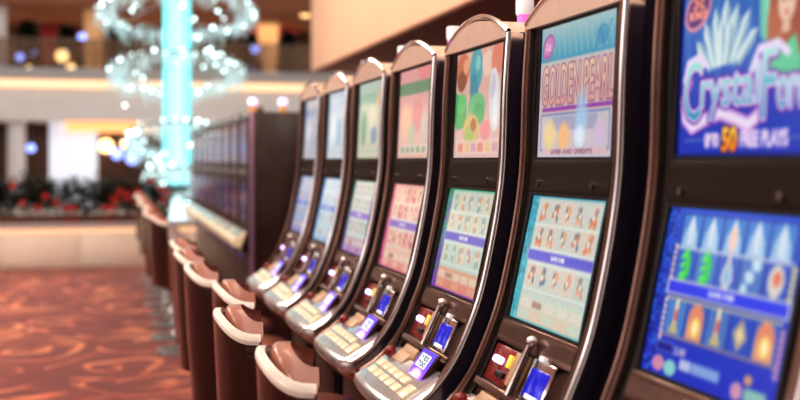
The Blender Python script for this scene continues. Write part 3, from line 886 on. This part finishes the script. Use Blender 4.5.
MLAB = [
 'slot machine with deep blue crystal game on both screens, largest and nearest',
 'slot machine with tall pale title letters on upper screen and turquoise lower screen',
 'slot machine with green and teal figures on peach upper screen',
 'slot machine with pink screens and a green band across the upper one',
 'slot machine with pale green upper screen, between pink and pale blue ones',
 'slot machine with pale blue white screens, second from the far end of front row',
 'slot machine with grey blue screens at the far end of front row',
]
MS = []
first = None
for k in range(7):
    s = (3.145 + k)*PITCH - P0*math.tan(TH) - HW
    MS.append(s)
    if first is None:
        first = slot_machine(MLAB[k], (P0, s, 0), ART[0])
    else:
        t = dup(first, (P0, s, 0), MLAB[k])
        for ch in t.children:
            nm = ch.name.split('.')[0]
            if nm in ('upper_screen', 'lower_screen'):
                i = 0 if nm == 'upper_screen' else 1
                zh, zl = ((1.732, 1.427), (1.338, 1.052))[i]
                a, b = chord(zh, zl, .011)
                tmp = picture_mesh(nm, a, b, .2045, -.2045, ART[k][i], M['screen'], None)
                ch.data = tmp.data
                bpy.data.objects.remove(tmp)

# ------------------------------------------------------------------ chairs
def arc(rx, wy, z, n=18, thick=0.0):
    """U-shaped plan of a chair back, open towards +x; returns points from -y end to +y end"""
    out = []
    for i in range(n+1):
        a = math.pi*(-.5 + i/n)
        c, s = math.cos(a), math.sin(a)
        c = abs(c)**.75; s = math.copysign(abs(s)**.85, s)
        out.append((-(rx+thick)*c, (wy+thick)*s, z))
    return out
def shell(levels, t0, t1):
    """loft between inner and outer arcs; levels = list of (z, rx, wy, lean, enddrop)"""
    bm = bmesh.new()
    rows = []
    for z, rx, wy, lean, drop in levels:
        i_ = arc(rx, wy, z, thick=t0); o_ = arc(rx, wy, z, thick=t1)
        def f(p):
            e = abs(p[1])/(wy+t1)
            return (p[0]+lean, p[1], p[2] - drop*e**3)
        rows.append(([bm.verts.new(f(p)) for p in i_], [bm.verts.new(f(p)) for p in o_]))
    n = len(rows[0][0])
    for (ia, oa), (ib, ob) in zip(rows, rows[1:]):
        for k in range(n-1):
            bm.faces.new((oa[k], oa[k+1], ob[k+1], ob[k])); bm.faces.new((ia[k+1], ia[k], ib[k], ib[k+1]))
        bm.faces.new((ia[0], oa[0], ob[0], ib[0])); bm.faces.new((oa[-1], ia[-1], ib[-1], ob[-1]))
    for ia, oa in (rows[0], rows[-1]):
        for k in range(n-1): bm.faces.new((ia[k], ia[k+1], oa[k+1], oa[k]))
    return bm
def casino_chair(label, loc, group):
    t = thing('casino_chair', label, 'chair', loc, group)
    # local: seat centre at origin, sitter faces +x
    RX, WY = .080, .138
    L = -.170
    obj('backrest', shell([(.50, RX, WY, L+.02, 0), (.75, RX, WY, L, 0), (0.964, RX, WY, L-.010, .055), (1.002, RX, WY, L-.012, .06)], .020, .040), M['leather'], t, 50)
    obj('piping', shell([(1.003, RX, WY, L-.012, .06), (1.006, RX, WY, L-.012, .06), (1.011, RX, WY, L-.010, .06), (1.014, RX, WY, L-.007, .06)], .024, .041), M['piping'], t, 60)
    cu = shell([(.56, RX, WY, L+.015, 0), (.80, RX, WY, L+.005, 0), (.965, RX, WY, L-.004, .05), (1.006, RX, WY, L-.004, .06), (1.018, RX-.003, WY-.003, L-.003, .062), (1.024, RX-.008, WY-.008, L, .064)], -.016, .016)
    obj('back_cushion', cu, M['cushion'], t, 60)
    for s in (-1, 1):
        tb = bmesh.new()
        tube(tb, [(L+.012, s*(WY+.052), .46), (L, s*(WY+.048), .72), (L+.006, s*(WY+.050), .80), (L+.012, s*(WY+.040), .825)], .013, 10)
        obj('frame_tube', tb, M['tube'], t)
    st = bmesh.new()
    prof = [(.0, .50), (.205, .50), (.225, .515), (.232, .55), (.222, .585), (.19, .603), (.0, .608)]
    lathe(st, prof, (0, 0), 28)
    obj('seat', st, M['cushion'], t, 60)
    obj('seat_pan', lathe(bmesh.new(), [(.0, .455), (.16, .455), (.20, .478), (.20, .499), (.0, .499)], (0, 0), 24), M['black'], t)
    pl = obj('pedestal', lathe(bmesh.new(), [(.075, .035), (.05, .05), (.034, .09), (.032, .455)], (0, 0), 18), M['steel'], t)
    obj('base_disc', lathe(bmesh.new(), [(.235, 0), (.24, .008), (.236, .016), (.10, .034), (0, .036)], (0, 0), 32), M['steel'], t)
    return t
chair_near = 'brown leather casino chair with cream piped rounded back, '
CL = [
 'nearest ' + chair_near[:-2] + ', lowest in the picture',
 chair_near + 'second nearest, at peach screened machine',
 chair_near + 'third nearest, pushed in slightly',
 chair_near + 'fourth from the front of its row',
 chair_near + 'fifth from the front of its row',
 chair_near + 'last beside the cross aisle',
]
c0 = None
for i in range(6):
    s = MS[i+1] + (0.06, 0.05, 0.04, 0.03, 0.04, 0.03)[i]
    dp = (.02, -.012, .04, -.01, -.015, 0)[i]
    loc = (.572 + dp, s, 0)
    rz = math.radians((-8, -6, -2, -5, -3, -5)[i])
    if c0 is None:
        c0 = casino_chair(CL[0], loc, 'casino chairs along the front row'); c0.rotation_euler.z = rz
    else:
        dup(c0, loc, CL[i], rz)

# ------------------------------------------------------------------ far bank of upright machines
def far_art(v):
    p = Paint(28, 21, 2)
    c = [((120, 110, 170), (150, 140, 190)), ((96, 116, 176), (140, 140, 176)), ((126, 96, 140), (170, 140, 160))][v % 3]
    p.vgrad(*c)
    p.ell(1.2, 1.6, .9, .8, (186, 176, 206), .7, soft=.6); p.ell(2.8, 1.1, .8, .6, (110, 130, 190), .7, soft=.6)
    p.rect(.3, .2, 3.7, .5, (206, 180, 170), .6)
    return p.done()
FA = [far_art(v) for v in range(3)]
def upright(label, loc, v):
    t = thing('upright_slot_machine', label, 'slot machine', loc, 'upright slot machines of the back row')
    w = .315
    poly = [(.0, 1.74), (.02, 1.765), (.45, 1.765), (.45, .0), (.05, .0), (.05, .70), (-.06, .76), (-.06, .79), (.0, .93)]
    obj('cabinet', prism(bmesh.new(), poly, -w, w), M['walnut'], t)
    for s in (-1, 1):
        y0, y1 = sorted((s*(w-.045), s*w))
        obj('rail', prism(bmesh.new(), [(-.012, 1.735), (-.001, 1.74), (-.001, .93), (-.012, .93)], y0, y1), M['tube'], t)
    for nm, zh, zl, a in (('upper_screen', 1.70, 1.40, FA[v % 3]), ('lower_screen', 1.24, .96, FA[(v+1) % 3])):
        picture_mesh(nm, (-.006, zh), (-.006, zl), w-.06, -w+.06, a, M['farscreen'], t)
    bt = obj('belt_panel', nbox(-.008, -.001, -w+.05, w-.05, 1.27, 1.38), M['bronze_dark'], t)
    for k in range(3): obj('badge', nbox(-.014, -.008, -.17+k*.14, -.10+k*.14, 1.31, 1.345, .003), M['deck'], bt)
    dk = obj('button_deck', prism(bmesh.new(), [(-.001, .90), (-.105, .845), (-.12, .835), (-.12, .80), (-.065, .775), (-.058, .795)], -w+.006, w-.006), M['cream'], t)
    for k in range(5): obj('button', prism(bmesh.new(), [(-.03, .889), (-.08, .863), (-.08, .871), (-.03, .897)], -.22+k*.09, -.15+k*.09), M['deck'], dk)
    obj('indicator_lamp', nbox(.040, .0495, -.05, .05, .63, .66, .004), M['lilac'], t)
    c = obj('signal_lamp', lathe(bmesh.new(), [(.03, 1.765), (.03, 1.785), (.024, 1.79), (.024, 1.80)], (.12, 0), 14), M['bronze_dark'], t)
    obj('cap', lathe(bmesh.new(), [(.026, 1.80), (.026, 1.815), (.02, 1.825), (0, 1.826)], (.12, 0), 14), M['bronze'], c)
    return t
ORD = ['first', 'second', 'third', 'fourth', 'fifth', 'sixth', 'seventh', 'eighth', 'ninth']
u0 = None
S1 = 7.95
for k in range(9):
    s = S1 + .335 + k*PITCH
    lb = 'dark upright slot machine with copper edges, %s from the cross aisle in back row' % ORD[k]
    if u0 is None: u0 = upright(lb, (.95, s, 0), 0)
    else:
        t = dup(u0, (.95, s, 0), lb)
        for ch in t.children:
            nm = ch.name.split('.')[0]
            if nm in ('upper_screen', 'lower_screen'):
                zh, zl = (1.70, 1.40) if nm == 'upper_screen' else (1.24, .96)
                tmp = picture_mesh(nm, (-.006, zh), (-.006, zl), .255, -.255, FA[(k + (nm == 'lower_screen')) % 3], M['farscreen'], None)
                ch.data = tmp.data; bpy.data.objects.remove(tmp)
for xx, yy in ((.04, -.20), (.26, -.22)):
    c = obj('candle_lamp', lathe(bmesh.new(), [(.034, 1.765), (.034, 1.785), (.026, 1.79), (.026, 1.825)], (xx, yy), 14), M['gold'], u0)
    obj('cap', lathe(bmesh.new(), [(.030, 1.825), (.034, 1.835), (.034, 1.862), (.022, 1.876), (0, 1.878)], (xx, yy), 14), M['candle'], c)
# end panel closing the bank and back-to-back cabinets behind it
ep = thing('end_panel', 'tall dark walnut panel closing the end of the back row', 'panel', (1.45, S1-.02, 0))
obj('board', nbox(-.47, .95, -.02, .015, .09, 1.77, .004), M['walnut'], ep)
obj('plinth', nbox(-.45, .93, -.015, .012, 0, .09), M['base'], ep)
obj('edge_trim', nbox(-.50, -.471, -.028, .018, 0, 1.775, .003), M['violet'], ep, label='violet metal edge trim')
rl = thing('rear_slot_cabinet', 'dark cabinet backing onto the back row behind the walnut end panel', 'cabinet', (1.42, S1+.02, 0))
obj('cabinet_body', nbox(.0, .90, .0, .64, 0, 1.76, .01), M['walnut'], rl)
for j, (xx, m_) in enumerate(((.12, 'gold'), (.36, 'gold'), (.60, 'gold'))):
    z0 = 1.76
    c = obj('signal_lamp', lathe(bmesh.new(), [(.034, z0), (.034, z0+.02), (.026, z0+.025), (.026, z0+.06)], (xx, .2), 14), M['gold'], rl)
    obj('cap', lathe(bmesh.new(), [(.032, z0+.06), (.036, z0+.07), (.036, z0+.105), (.02, z0+.12), (0, z0+.123)], (xx, .2), 14), M[m_], c)
for i in range(9):
    s = S1 + .335 + i*PITCH
    dup(c0, (.53 + (.01, -.01, .015)[i % 3], s, 0), 'brown casino chair at the back row, %s from the cross aisle' % ORD[i], math.radians((5, -4, 2)[i % 3]))['group'] = 'casino chairs along the back row'

# ------------------------------------------------------------------ hall shell
def plane_box(*a): return nbox(*a)
struct('floor', nbox(-9, 9, -4, 15.15, -.12, 0), M['carpet'], 'red carpet with orange swirls', 'floor')
struct('floor_atrium', nbox(-14, 16, 15.15, 46, -.14, -.02), M['stone'], 'pale stone floor beyond the low wall', 'floor')
struct('ceiling', nbox(-9, 9, -4, 16.1, 4.6, 4.75), M['ceil'], 'pale ceiling over the gaming floor', 'ceiling')
struct('wall_left_reflector', nbox(-9.2, -9, -4, 15, 0, 4.6), M['plaster'], 'pale wall added out of view to reflect in the chrome rails', 'wall')  # unseen wall, added so the chrome rails reflect something bright
struct('wall_right', nbox(8.2, 8.4, -4, 16.1, 0, 4.6), M['wallpaint'], 'beige wall behind the rows', 'wall')
BH = 2.72
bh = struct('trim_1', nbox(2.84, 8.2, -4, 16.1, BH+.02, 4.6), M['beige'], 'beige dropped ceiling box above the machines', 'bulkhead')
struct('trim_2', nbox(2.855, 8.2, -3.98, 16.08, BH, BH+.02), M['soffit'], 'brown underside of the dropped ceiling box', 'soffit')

# low wall with lit recess at the end of the carpet
SP = 15.2
struct('wall_low', nbox(-8, 8, SP, SP+.14, 0, .52), M['parapet'], 'low cream panelled wall at end of carpet', 'wall')
bm = bmesh.new()
for i in range(-8, 9): box(bm, i*1.0-.5+.075, i*1.0+.5+.055, SP-.022, SP, .03, .44, .004)
struct('trim_3', bm, M['parapet'], 'cream facing panels of the low wall', 'panel')
struct('trim_4', nbox(-8, 8, SP-.015, SP, .455, .51), M['softstrip'], 'warm light strip under the ledge of the low wall', 'light strip')
struct('trim_5', nbox(-8, 8, SP-.06, SP+.40, .52, .58, .006), M['ledge'], 'grey ledge on top of the low wall', 'ledge')

# ------------------------------------------------------------------ plants on the ledge
def leafy(bm, c, rx, ry, rz, n, size, droop=.3):
    for _ in range(n):
        a = random.uniform(0, 2*math.pi); u = random.uniform(-1, 1); r = random.random()**.4
        q = math.sqrt(1-u*u)
        p = Vector((c[0]+rx*r*q*math.cos(a), c[1]+ry*r*q*math.sin(a), c[2]+rz*r*u))
        d = Vector((math.cos(a), math.sin(a), random.uniform(-.6, .8))).normalized()
        sdir = d.cross(Vector((random.uniform(-.4, .4), random.uniform(-.4, .4), 1))).normalized()
        L = size*random.uniform(.7, 1.3); w = L*.32
        vs = [p, p+d*L*.5+sdir*w, p+d*L, p+d*L*.5-sdir*w]
        bm.faces.new([bm.verts.new(v) for v in vs])
    return bm
hx0, hx1 = -2.3, .72
hd = thing('planter_hedge', 'dark green hedge with red poinsettia flowers on the low wall', 'hedge', ((hx0+hx1)/2, SP+.2, .58))
hl = (hx1-hx0)/2
obj('planter_box', nbox(-hl, hl, -.09, .14, 0, .10, .006), M['planter'], hd)
bm = bmesh.new()
for q in range(34):
    cx = -hl + 2*hl*(q+.5)/34
    leafy(bm, (cx, .02, .34 + .03*math.sin(q*1.7)), .09, .13, .28 + .05*math.sin(q*2.3), 190, .075)
obj('foliage', bm, M['leaf'], hd, smooth=0)
for q in range(26):
    bm = bmesh.new()
    c2 = Vector((random.uniform(-hl, hl), -.15 - .04*random.random(), random.uniform(.16, .56)))
    hubv = bm.verts.new(c2)
    for k in range(8):
        b = k*2*math.pi/8
        d = Vector((math.cos(b), -.3, math.sin(b))).normalized(); sd = Vector((-math.sin(b), 0, math.cos(b)))
        bm.faces.new([hubv] + [bm.verts.new(v) for v in (c2+d*.03+sd*.014, c2+d*.06, c2+d*.03-sd*.014)])
    obj('flower', bm, M['redleaf'], hd, smooth=0)
def ribbon(px, label):
    c = far(px, 200, SP-.075)
    t = thing('red_ribbon_bow', label, 'bow', (c.x, SP-.02, .58), 'red ribbon bows on the low wall')
    bm = bmesh.new()
    for s in (-1, 1):
        pts = [(s*.005, .17), (s*.05, .02), (s*.10, -.02), (s*.045, -.02)]
        a = [bm.verts.new((x, 0, z+.02)) for x, z in pts]; b = [bm.verts.new((x, -.012, z+.02)) for x, z in pts]
        bm.faces.new(a); bm.faces.new(b[::-1])
        for i in range(4): bm.faces.new((a[i], a[(i+1) % 4], b[(i+1) % 4], b[i]))
    obj('tail', bm, M['ribbon'], t)
    for s in (-1, 1):
        bm = bmesh.new(); ball(bm, (s*.05, -.01, .20), .045, 12, 8, 1.1, .5, .75)
        obj('loop', bm, M['ribbon'], t)
    bm = bmesh.new(); ball(bm, (0, -.02, .195), .022, 10, 8); obj('knot', bm, M['ribbon'], t)
ribbon(70, 'left one of two red ribbon bows on the low wall'); ribbon(109, 'right one of two red ribbon bows on the low wall')

# ------------------------------------------------------------------ far side of the atrium (two storeys)
SF = 35.0
struct('trim_6', nbox(-14, 16, SF, SF+5.5, 2.62, 4.05), M['plaster'], 'white balcony front across the atrium', 'balcony')
struct('trim_7', nbox(-14, 16, SF-.12, SF, 3.62, 3.86), M['softstrip'], 'warm light strip along the balcony front', 'light strip')
struct('trim_8', nbox(-14, 16, SF-.25, SF+.3, 3.95, 4.22), M['ledge'], 'grey ledge on the balcony', 'ledge')
struct('wall_back', nbox(-14, 16, SF+5.5, SF+5.8, -.02, 9), M['brownwall'], 'dark brown back wall of the atrium', 'wall')
struct('ceiling_upper', nbox(-14, 16, SF-.2, SF+5.5, 6.15, 6.4), M['upceil'], 'orange brown ceiling of the upper gallery', 'ceiling')
struct('wall_upper', nbox(-14, 16, SF-.2, SF, 6.4, 9), M['upceil'], 'brown wall above the upper gallery', 'wall')
struct('ceiling_atrium', nbox(-14, 16, 16.1, SF-.2, 9, 9.2), M['ceil'], 'high pale atrium ceiling', 'ceiling')
struct('wall_shop', nbox(-14, 16, SF+2.4, SF+2.5, -.02, 2.62), M['shopdark'], 'dark shop interior wall', 'wall')
a0, a1 = far(66, 128, SF), far(168, 128, SF)
struct('trim_9', nbox(a0.x, a1.x, SF+.3, SF+1.6, 2.30, 2.60), M['orangeglow'], 'orange lit cove over the shop', 'light strip')
def column(x0, x1, y_plane, z0, z1, label, m_, nm='column'):
    A, B = far(x0, 150, y_plane), far(x1, 150, y_plane)
    r = (B.x-A.x)/2
    t = thing(nm, label, 'column', ((A.x+B.x)/2, y_plane, z0))
    obj('shaft', lathe(bmesh.new(), [(r, .0), (r, z1-z0)], (0, 0), 24), M[m_], t)
    obj('foot', lathe(bmesh.new(), [(r*1.15, 0), (r*1.15, .12), (r*1.01, .16)], (0, 0), 24), M[m_], t)
    obj('head', lathe(bmesh.new(), [(r*1.01, z1-z0-.16), (r*1.12, z1-z0-.12), (r*1.12, z1-z0)], (0, 0), 24), M[m_], t)
column(7, 26, SF+.5, -.02, 2.62, 'white column under the balcony, left of the curtain', 'whitecol')
column(84, 103, SF+.9, 4.05, 6.15, 'warm tan column on the upper gallery left of chandelier', 'tan')
column(258, 278, SF+3.0, 4.05, 6.15, 'tan column on the upper gallery right of chandelier', 'tan')
column(-12, 7, SF+.6, 4.05, 6.15, 'white column on upper gallery at left edge', 'whitecol')
def drape(x0, x1, ypl, z0, z1, label, m_, nm, cat, n=8):
    A, B = far(x0, 150, ypl), far(x1, 150, ypl)
    bm = bmesh.new(); N = n*8; top = []; bot = []
    for i in range(N+1):
        x = A.x + (B.x-A.x)*i/N; y = ypl + .06*math.sin(2*math.pi*i/8)
        top.append(bm.verts.new((x, y, z1))); bot.append(bm.verts.new((x, y, z0)))
    for i in range(N): bm.faces.new((bot[i], bot[i+1], top[i+1], top[i]))
    o = obj(nm, bm, M[m_], None, 80)
    return tag(o, label, cat)
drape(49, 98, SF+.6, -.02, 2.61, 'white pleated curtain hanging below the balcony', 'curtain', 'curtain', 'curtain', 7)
drape(40, 82, SF+4.8, 4.05, 6.14, 'dark red drape on the upper gallery, left of tan column', 'reddrape', 'drape', 'drape', 6)
drape(240, 259, SF+4.0, 4.05, 6.14, 'dark red drape on upper gallery, right of the chandelier', 'reddrape', 'drape', 'drape', 3)
drape(274, 296, SF+4.0, 4.05, 6.14, 'dark red drape on upper gallery beside the bulkhead', 'reddrape', 'drape', 'drape', 3)
# railing of the upper gallery
A, B = far(-30, 60, SF), far(330, 60, SF)
rt = thing('gallery_railing', 'glass railing with metal top rail along upper gallery', 'railing', ((A.x+B.x)/2, SF+.1, 4.22))
hw = (B.x-A.x)/2
obj('glass_panel', nbox(-hw, hw, -.01, .01, .06, .86), M['railglass'], rt)
obj('top_rail', nbox(-hw, hw, -.03, .03, .86, .92, .01), M['railmetal'], rt)
for i in range(11): obj('post', nbox(-hw + 2*hw*i/10 - .025, -hw + 2*hw*i/10 + .025, -.025, .025, 0, .86), M['railmetal'], rt)
# decorated trees behind the railing
def xmas(px, ypl, hgt, r, label):
    c = far(px, 100, ypl)
    t = thing('decorated_tree', label, 'tree', (c.x, ypl, 4.05), 'decorated trees on the upper gallery')
    bm = bmesh.new()
    for k in range(9):
        f = k/8.0
        leafy(bm, (0, 0, .35+hgt*.85*f), r*(1-.75*f), r*(1-.75*f), .2, 150, .26)
    obj('foliage', bm, M['leaf'], t, smooth=0)
    obj('trunk', lathe(bmesh.new(), [(.06, 0), (.05, hgt*.7)], (0, 0), 8), M['planter'], t)
    for k in range(5):
        f = random.random(); a = random.uniform(3.4, 6.0)
        bm = bmesh.new(); ball(bm, (r*(1.05-.75*f)*math.cos(a), r*(1.05-.75*f)*math.sin(a), .4+hgt*.8*f), .055, 8, 6)
        obj('bauble', bm, M['ribbon'] if k % 2 else M['lampblue'], t)
for px, yp, h_, r_, lb in ((28, SF+1.9, 1.75, .55, 'dark decorated tree on upper gallery at far left'), (68, SF+1.8, 1.6, .5, 'dark decorated tree on upper gallery before the red drape'), (122, SF+1.6, 1.7, .6, 'dark decorated tree behind the chandelier left side'), (249, SF+1.8, 1.5, .42, 'small decorated tree right of the chandelier'), (288, SF+1.7, 1.6, .45, 'decorated tree on upper gallery beside the bulkhead')):
    xmas(px, yp, h_*.84, r_*.68, lb)
# globe lamps that show as blurred discs
def globe(px, py, ypl, r, label, m_='lampglow', floor_z=4.05, ceil_z=6.15):
    c = far(px, py, ypl)
    hang = c.z > (floor_z + ceil_z)/2
    t = thing('globe_lamp', label, 'lamp', (c.x, ypl, ceil_z if hang else floor_z), 'globe lamps across the atrium')
    z = c.z - (ceil_z if hang else floor_z)
    bm = bmesh.new(); ball(bm, (0, 0, z), r, 12, 8); obj('globe', bm, M[m_], t)
    st = bmesh.new(); tube(st, [(0, 0, 0), (0, 0, z - math.copysign(r*.8, z))], .02, 8); obj('stem', st, M['railmetal'], t)
    lathe_b = lathe(bmesh.new(), [(.12, -.03 if hang else 0), (.12, 0 if hang else .03)], (0, 0), 12)
    obj('mount', lathe_b, M['railmetal'], t)
GL = [(62, 56, SF+.8, .2, 'large warm globe lamp behind the railing left of tan column', 'lampglow', 4.05, 6.15),
 (71, 67, SF+.6, .12, 'small warm globe lamp low behind the railing', 'lampglow', 4.05, 6.15),
 (20, 57, SF+.7, .13, 'blue globe lamp behind the railing at left', 'lampblue', 4.05, 6.15),
 (82, 37, SF+.7, .12, 'blue globe lamp beside the tan column', 'lampblue', 4.05, 6.15),
 (29, 69, SF+.7, .1, 'tiny warm globe lamp low at left', 'lampglow', 4.05, 6.15),
 (255, 49, SF+.7, .14, 'blue globe lamp behind railing right of the chandelier', 'lampblue', 4.05, 6.15),
 (305, 6, SF+.4, .36, 'large warm hanging globe lamp beside bulkhead', 'lampglow', 4.05, 6.4),
 (272, 1, SF+.8, .16, 'small warm hanging globe lamp', 'lampglow', 4.05, 6.15),
 (31, 148, SF+1.2, .13, 'pale blue globe lamp in dark shop beside column', 'lampblue', -.02, 2.62),
 (106, 146, SF+1.2, .22, 'warm globe lamp in the shop right of curtain', 'lampglow', -.02, 2.62),
 (117, 154, SF+1.0, .17, 'blue globe lamp in the shop near chandelier', 'lampblue', -.02, 2.62),
 (132, 158, SF+1.0, .2, 'pale globe lamp in the shop under the chandelier', 'lampblue', -.02, 2.62),
 (126, 144, SF+1.3, .15, 'warm globe lamp in the shop near the chandelier rings', 'lampglow', -.02, 2.62)]
for g in GL: globe(*g)

# ------------------------------------------------------------------ chandelier
SC = 20.0
cc = far(177, 100, SC)
ch = thing('crystal_chandelier', 'tall cyan lit chandelier with glittering crystal rings hanging in atrium', 'chandelier', (cc.x, SC, 0))
zb = far(177, 184, SC).z
def zc(y): return far(177, y, SC).z
pxm = (far(187, 100, SC).x - far(167, 100, SC).x)/20.0
core = obj('light_column', lathe(bmesh.new(), [(pxm*9.5, zb), (pxm*9.5, 9.0)], (0, 0), 24), M['lampwhite'], ch)
for i in range(10):
    a = 2*math.pi*i/10
    bm = bmesh.new(); tube(bm, [(pxm*12*math.cos(a), pxm*12*math.sin(a), zb-.04), (pxm*12*math.cos(a), pxm*12*math.sin(a), 9.0)], pxm*2.0, 8)
    obj('light_tube', bm, M['lampcore'], core)
hub = obj('hub', lathe(bmesh.new(), [(0, zb-.16), (pxm*8, zb-.14), (pxm*13, zb-.09), (pxm*15, zb-.04), (pxm*12, zb-.0)], (0, 0), 20), M['black'], ch)
for y, rx, nb, tilt in ((12, 77, 34, .20), (-40, 80, 14, .16), (72, 66, 32, .22), (138, 51, 30, .30), (178, 34, 18, .34)):
    z = zc(y); R = pxm*rx
    bm = bmesh.new()
    tube(bm, [(R*math.cos(2*math.pi*i/48), R*math.sin(2*math.pi*i/48), z - tilt*R*math.sin(2*math.pi*i/48)) for i in range(48)], pxm*1.6, 8, True)
    for i in range(6):
        a = 2*math.pi*i/6 + .3
        tube(bm, [(pxm*12*math.cos(a), pxm*12*math.sin(a), z+.25), (R*math.cos(a), R*math.sin(a), z - tilt*R*math.sin(a))], pxm*.6, 6)
    rg = obj('ring', bm, M['steel'], ch)
    bm = bmesh.new()
    for i in range(260):
        a = 2*math.pi*i/260; rr = R*random.uniform(.80, 1.05)
        ln = random.uniform(.12, .34)
        zt = z - tilt*rr*math.sin(a) + random.uniform(-.04, .12)
        tube(bm, [(rr*math.cos(a), rr*math.sin(a), zt), (rr*math.cos(a), rr*math.sin(a), zt-ln)], pxm*.75, 4)
    s_ = obj('crystal_fringe', bm, M['crystal'], rg); s_['kind'] = 'stuff'
    for i in range(nb):
        a = 2*math.pi*(i + random.uniform(-.15, .15))/nb; rr = R + pxm*random.uniform(-1.5, 2)
        bm = bmesh.new(); ball(bm, (rr*math.cos(a), rr*math.sin(a), z - tilt*rr*math.sin(a) + random.uniform(-.07, .05)), pxm*random.uniform(1.3, 2.0), 8, 6)
        obj('bulb', bm, M['bulb'], rg)
    for i in range(16):
        a = random.uniform(0, 2*math.pi); rr = R*random.uniform(.45, 1.12); zz = z - tilt*rr*math.sin(a) + random.uniform(-.38, .34)
        bm = bmesh.new(); ball(bm, (rr*math.cos(a), rr*math.sin(a), zz), pxm*random.uniform(1.1, 1.9), 8, 6)
        obj('crystal_drop', bm, M['bulb'], rg)
# lit crystal fountain standing under it
fb = far(176, 240, SC)
ft = thing('lit_fountain', 'glowing white and cyan fountain directly below the chandelier', 'fountain', (cc.x, SC, -.02))
z1 = far(176, 196, SC).z
obj('water_jet', lathe(bmesh.new(), [(pxm*12, .05), (pxm*12, .30), (pxm*9, .42), (pxm*6, z1-.15), (pxm*5, z1-.03), (0, z1)], (0, 0), 20), M['lampwhite'], ft)
obj('basin', lathe(bmesh.new(), [(pxm*34, 0), (pxm*36, .28), (pxm*33, .30), (pxm*30, .26), (0, .25)], (0, 0), 28), M['stone'], ft)

# ------------------------------------------------------------------ light
w = bpy.data.worlds.new('hall_ambient'); scene.world = w
w.use_nodes = True
bg = w.node_tree.nodes['Background']
wn = w.node_tree.nodes; wl = w.node_tree.links.new
wtc = wn.new('ShaderNodeTexCoord'); wno = wn.new('ShaderNodeTexNoise'); wrp = wn.new('ShaderNodeValToRGB')
wno.inputs['Scale'].default_value = 5.5; wno.inputs['Detail'].default_value = 2.0
wl(wtc.outputs['Generated'], wno.inputs['Vector']); wl(wno.outputs['Fac'], wrp.inputs['Fac']); wl(wrp.outputs['Color'], bg.inputs['Color'])
wrp.color_ramp.elements[0].position = .44; wrp.color_ramp.elements[0].color = (.045, .028, .022, 1)
wrp.color_ramp.elements[1].position = .60; wrp.color_ramp.elements[1].color = (1.7, 1.5, 1.42, 1)  # bright noise patches made up for the chrome to reflect
e = wrp.color_ramp.elements.new(.52); e.color = (.25, .16, .12, 1)
bg.inputs['Strength'].default_value = 0.5
def area(name, loc, sx, sy, power, col, rot=(0, 0, 0)):
    l = bpy.data.lights.new(name, 'AREA'); l.shape = 'RECTANGLE'; l.size = sx; l.size_y = sy
    l.energy = power; l.color = col
    o = bpy.data.objects.new(name, l); o.location = loc; o.rotation_euler = rot
    COL.objects.link(o); return o
for i, y in enumerate((1.0, 4.2, 7.4, 10.6, 13.3)):
    area('aisle_light', (-1.6, y, 4.5), 1.4, 1.0, (66, 68, 72, 76, 125)[i], (1.0, .88, .76))
area('aisle_light', (.4, 3.2, 4.5), .4, 9, 70, (1.0, .93, .88))
area('bulkhead_fill', (.9, 8, 4.3), .5, 14, 170, (1.0, .84, .70), (0, math.radians(-82), 0))  # unseen lamp added to brighten the bulkhead face
area('reflector_fill', (-8.0, 5.5, 4.4), .4, 17, 420, (1.0, .94, .90), (0, math.radians(38), 0))  # unseen lamp added to light the wall that the rails reflect
for i, x in enumerate((-6, 0, 6)):
    area('atrium_light', (x, 25, 8.9), 5, 10, 380, (1.0, .95, .92))
    area('gallery_light', (x, SF+2.5, 6.1), 5, 3, 120, (1.0, .78, .56))
    area('shop_light', (x, SF+1.6, 2.28), 5, 1.2, 30, (1.0, .78, .56))

# ------------------------------------------------------------------ camera
cam = bpy.data.cameras.new('camera'); co = bpy.data.objects.new('camera', cam)
COL.objects.link(co)
co.location = (0, 0, H)
co.rotation_euler = (math.radians(90), 0, -TH)
cam.sensor_width = 36.0; cam.lens = 36.0*F
cam.shift_y = -0.05
cam.clip_end = 200
cam.dof.use_dof = True
cam.dof.focus_distance = 2.75
cam.dof.aperture_fstop = 1.95
cam.dof.aperture_blades = 0
scene.camera = co
scene.view_settings.view_transform = 'Standard'
scene.view_settings.look = 'None'
scene.view_settings.exposure = 0.22
scene.view_settings.gamma = 0.84
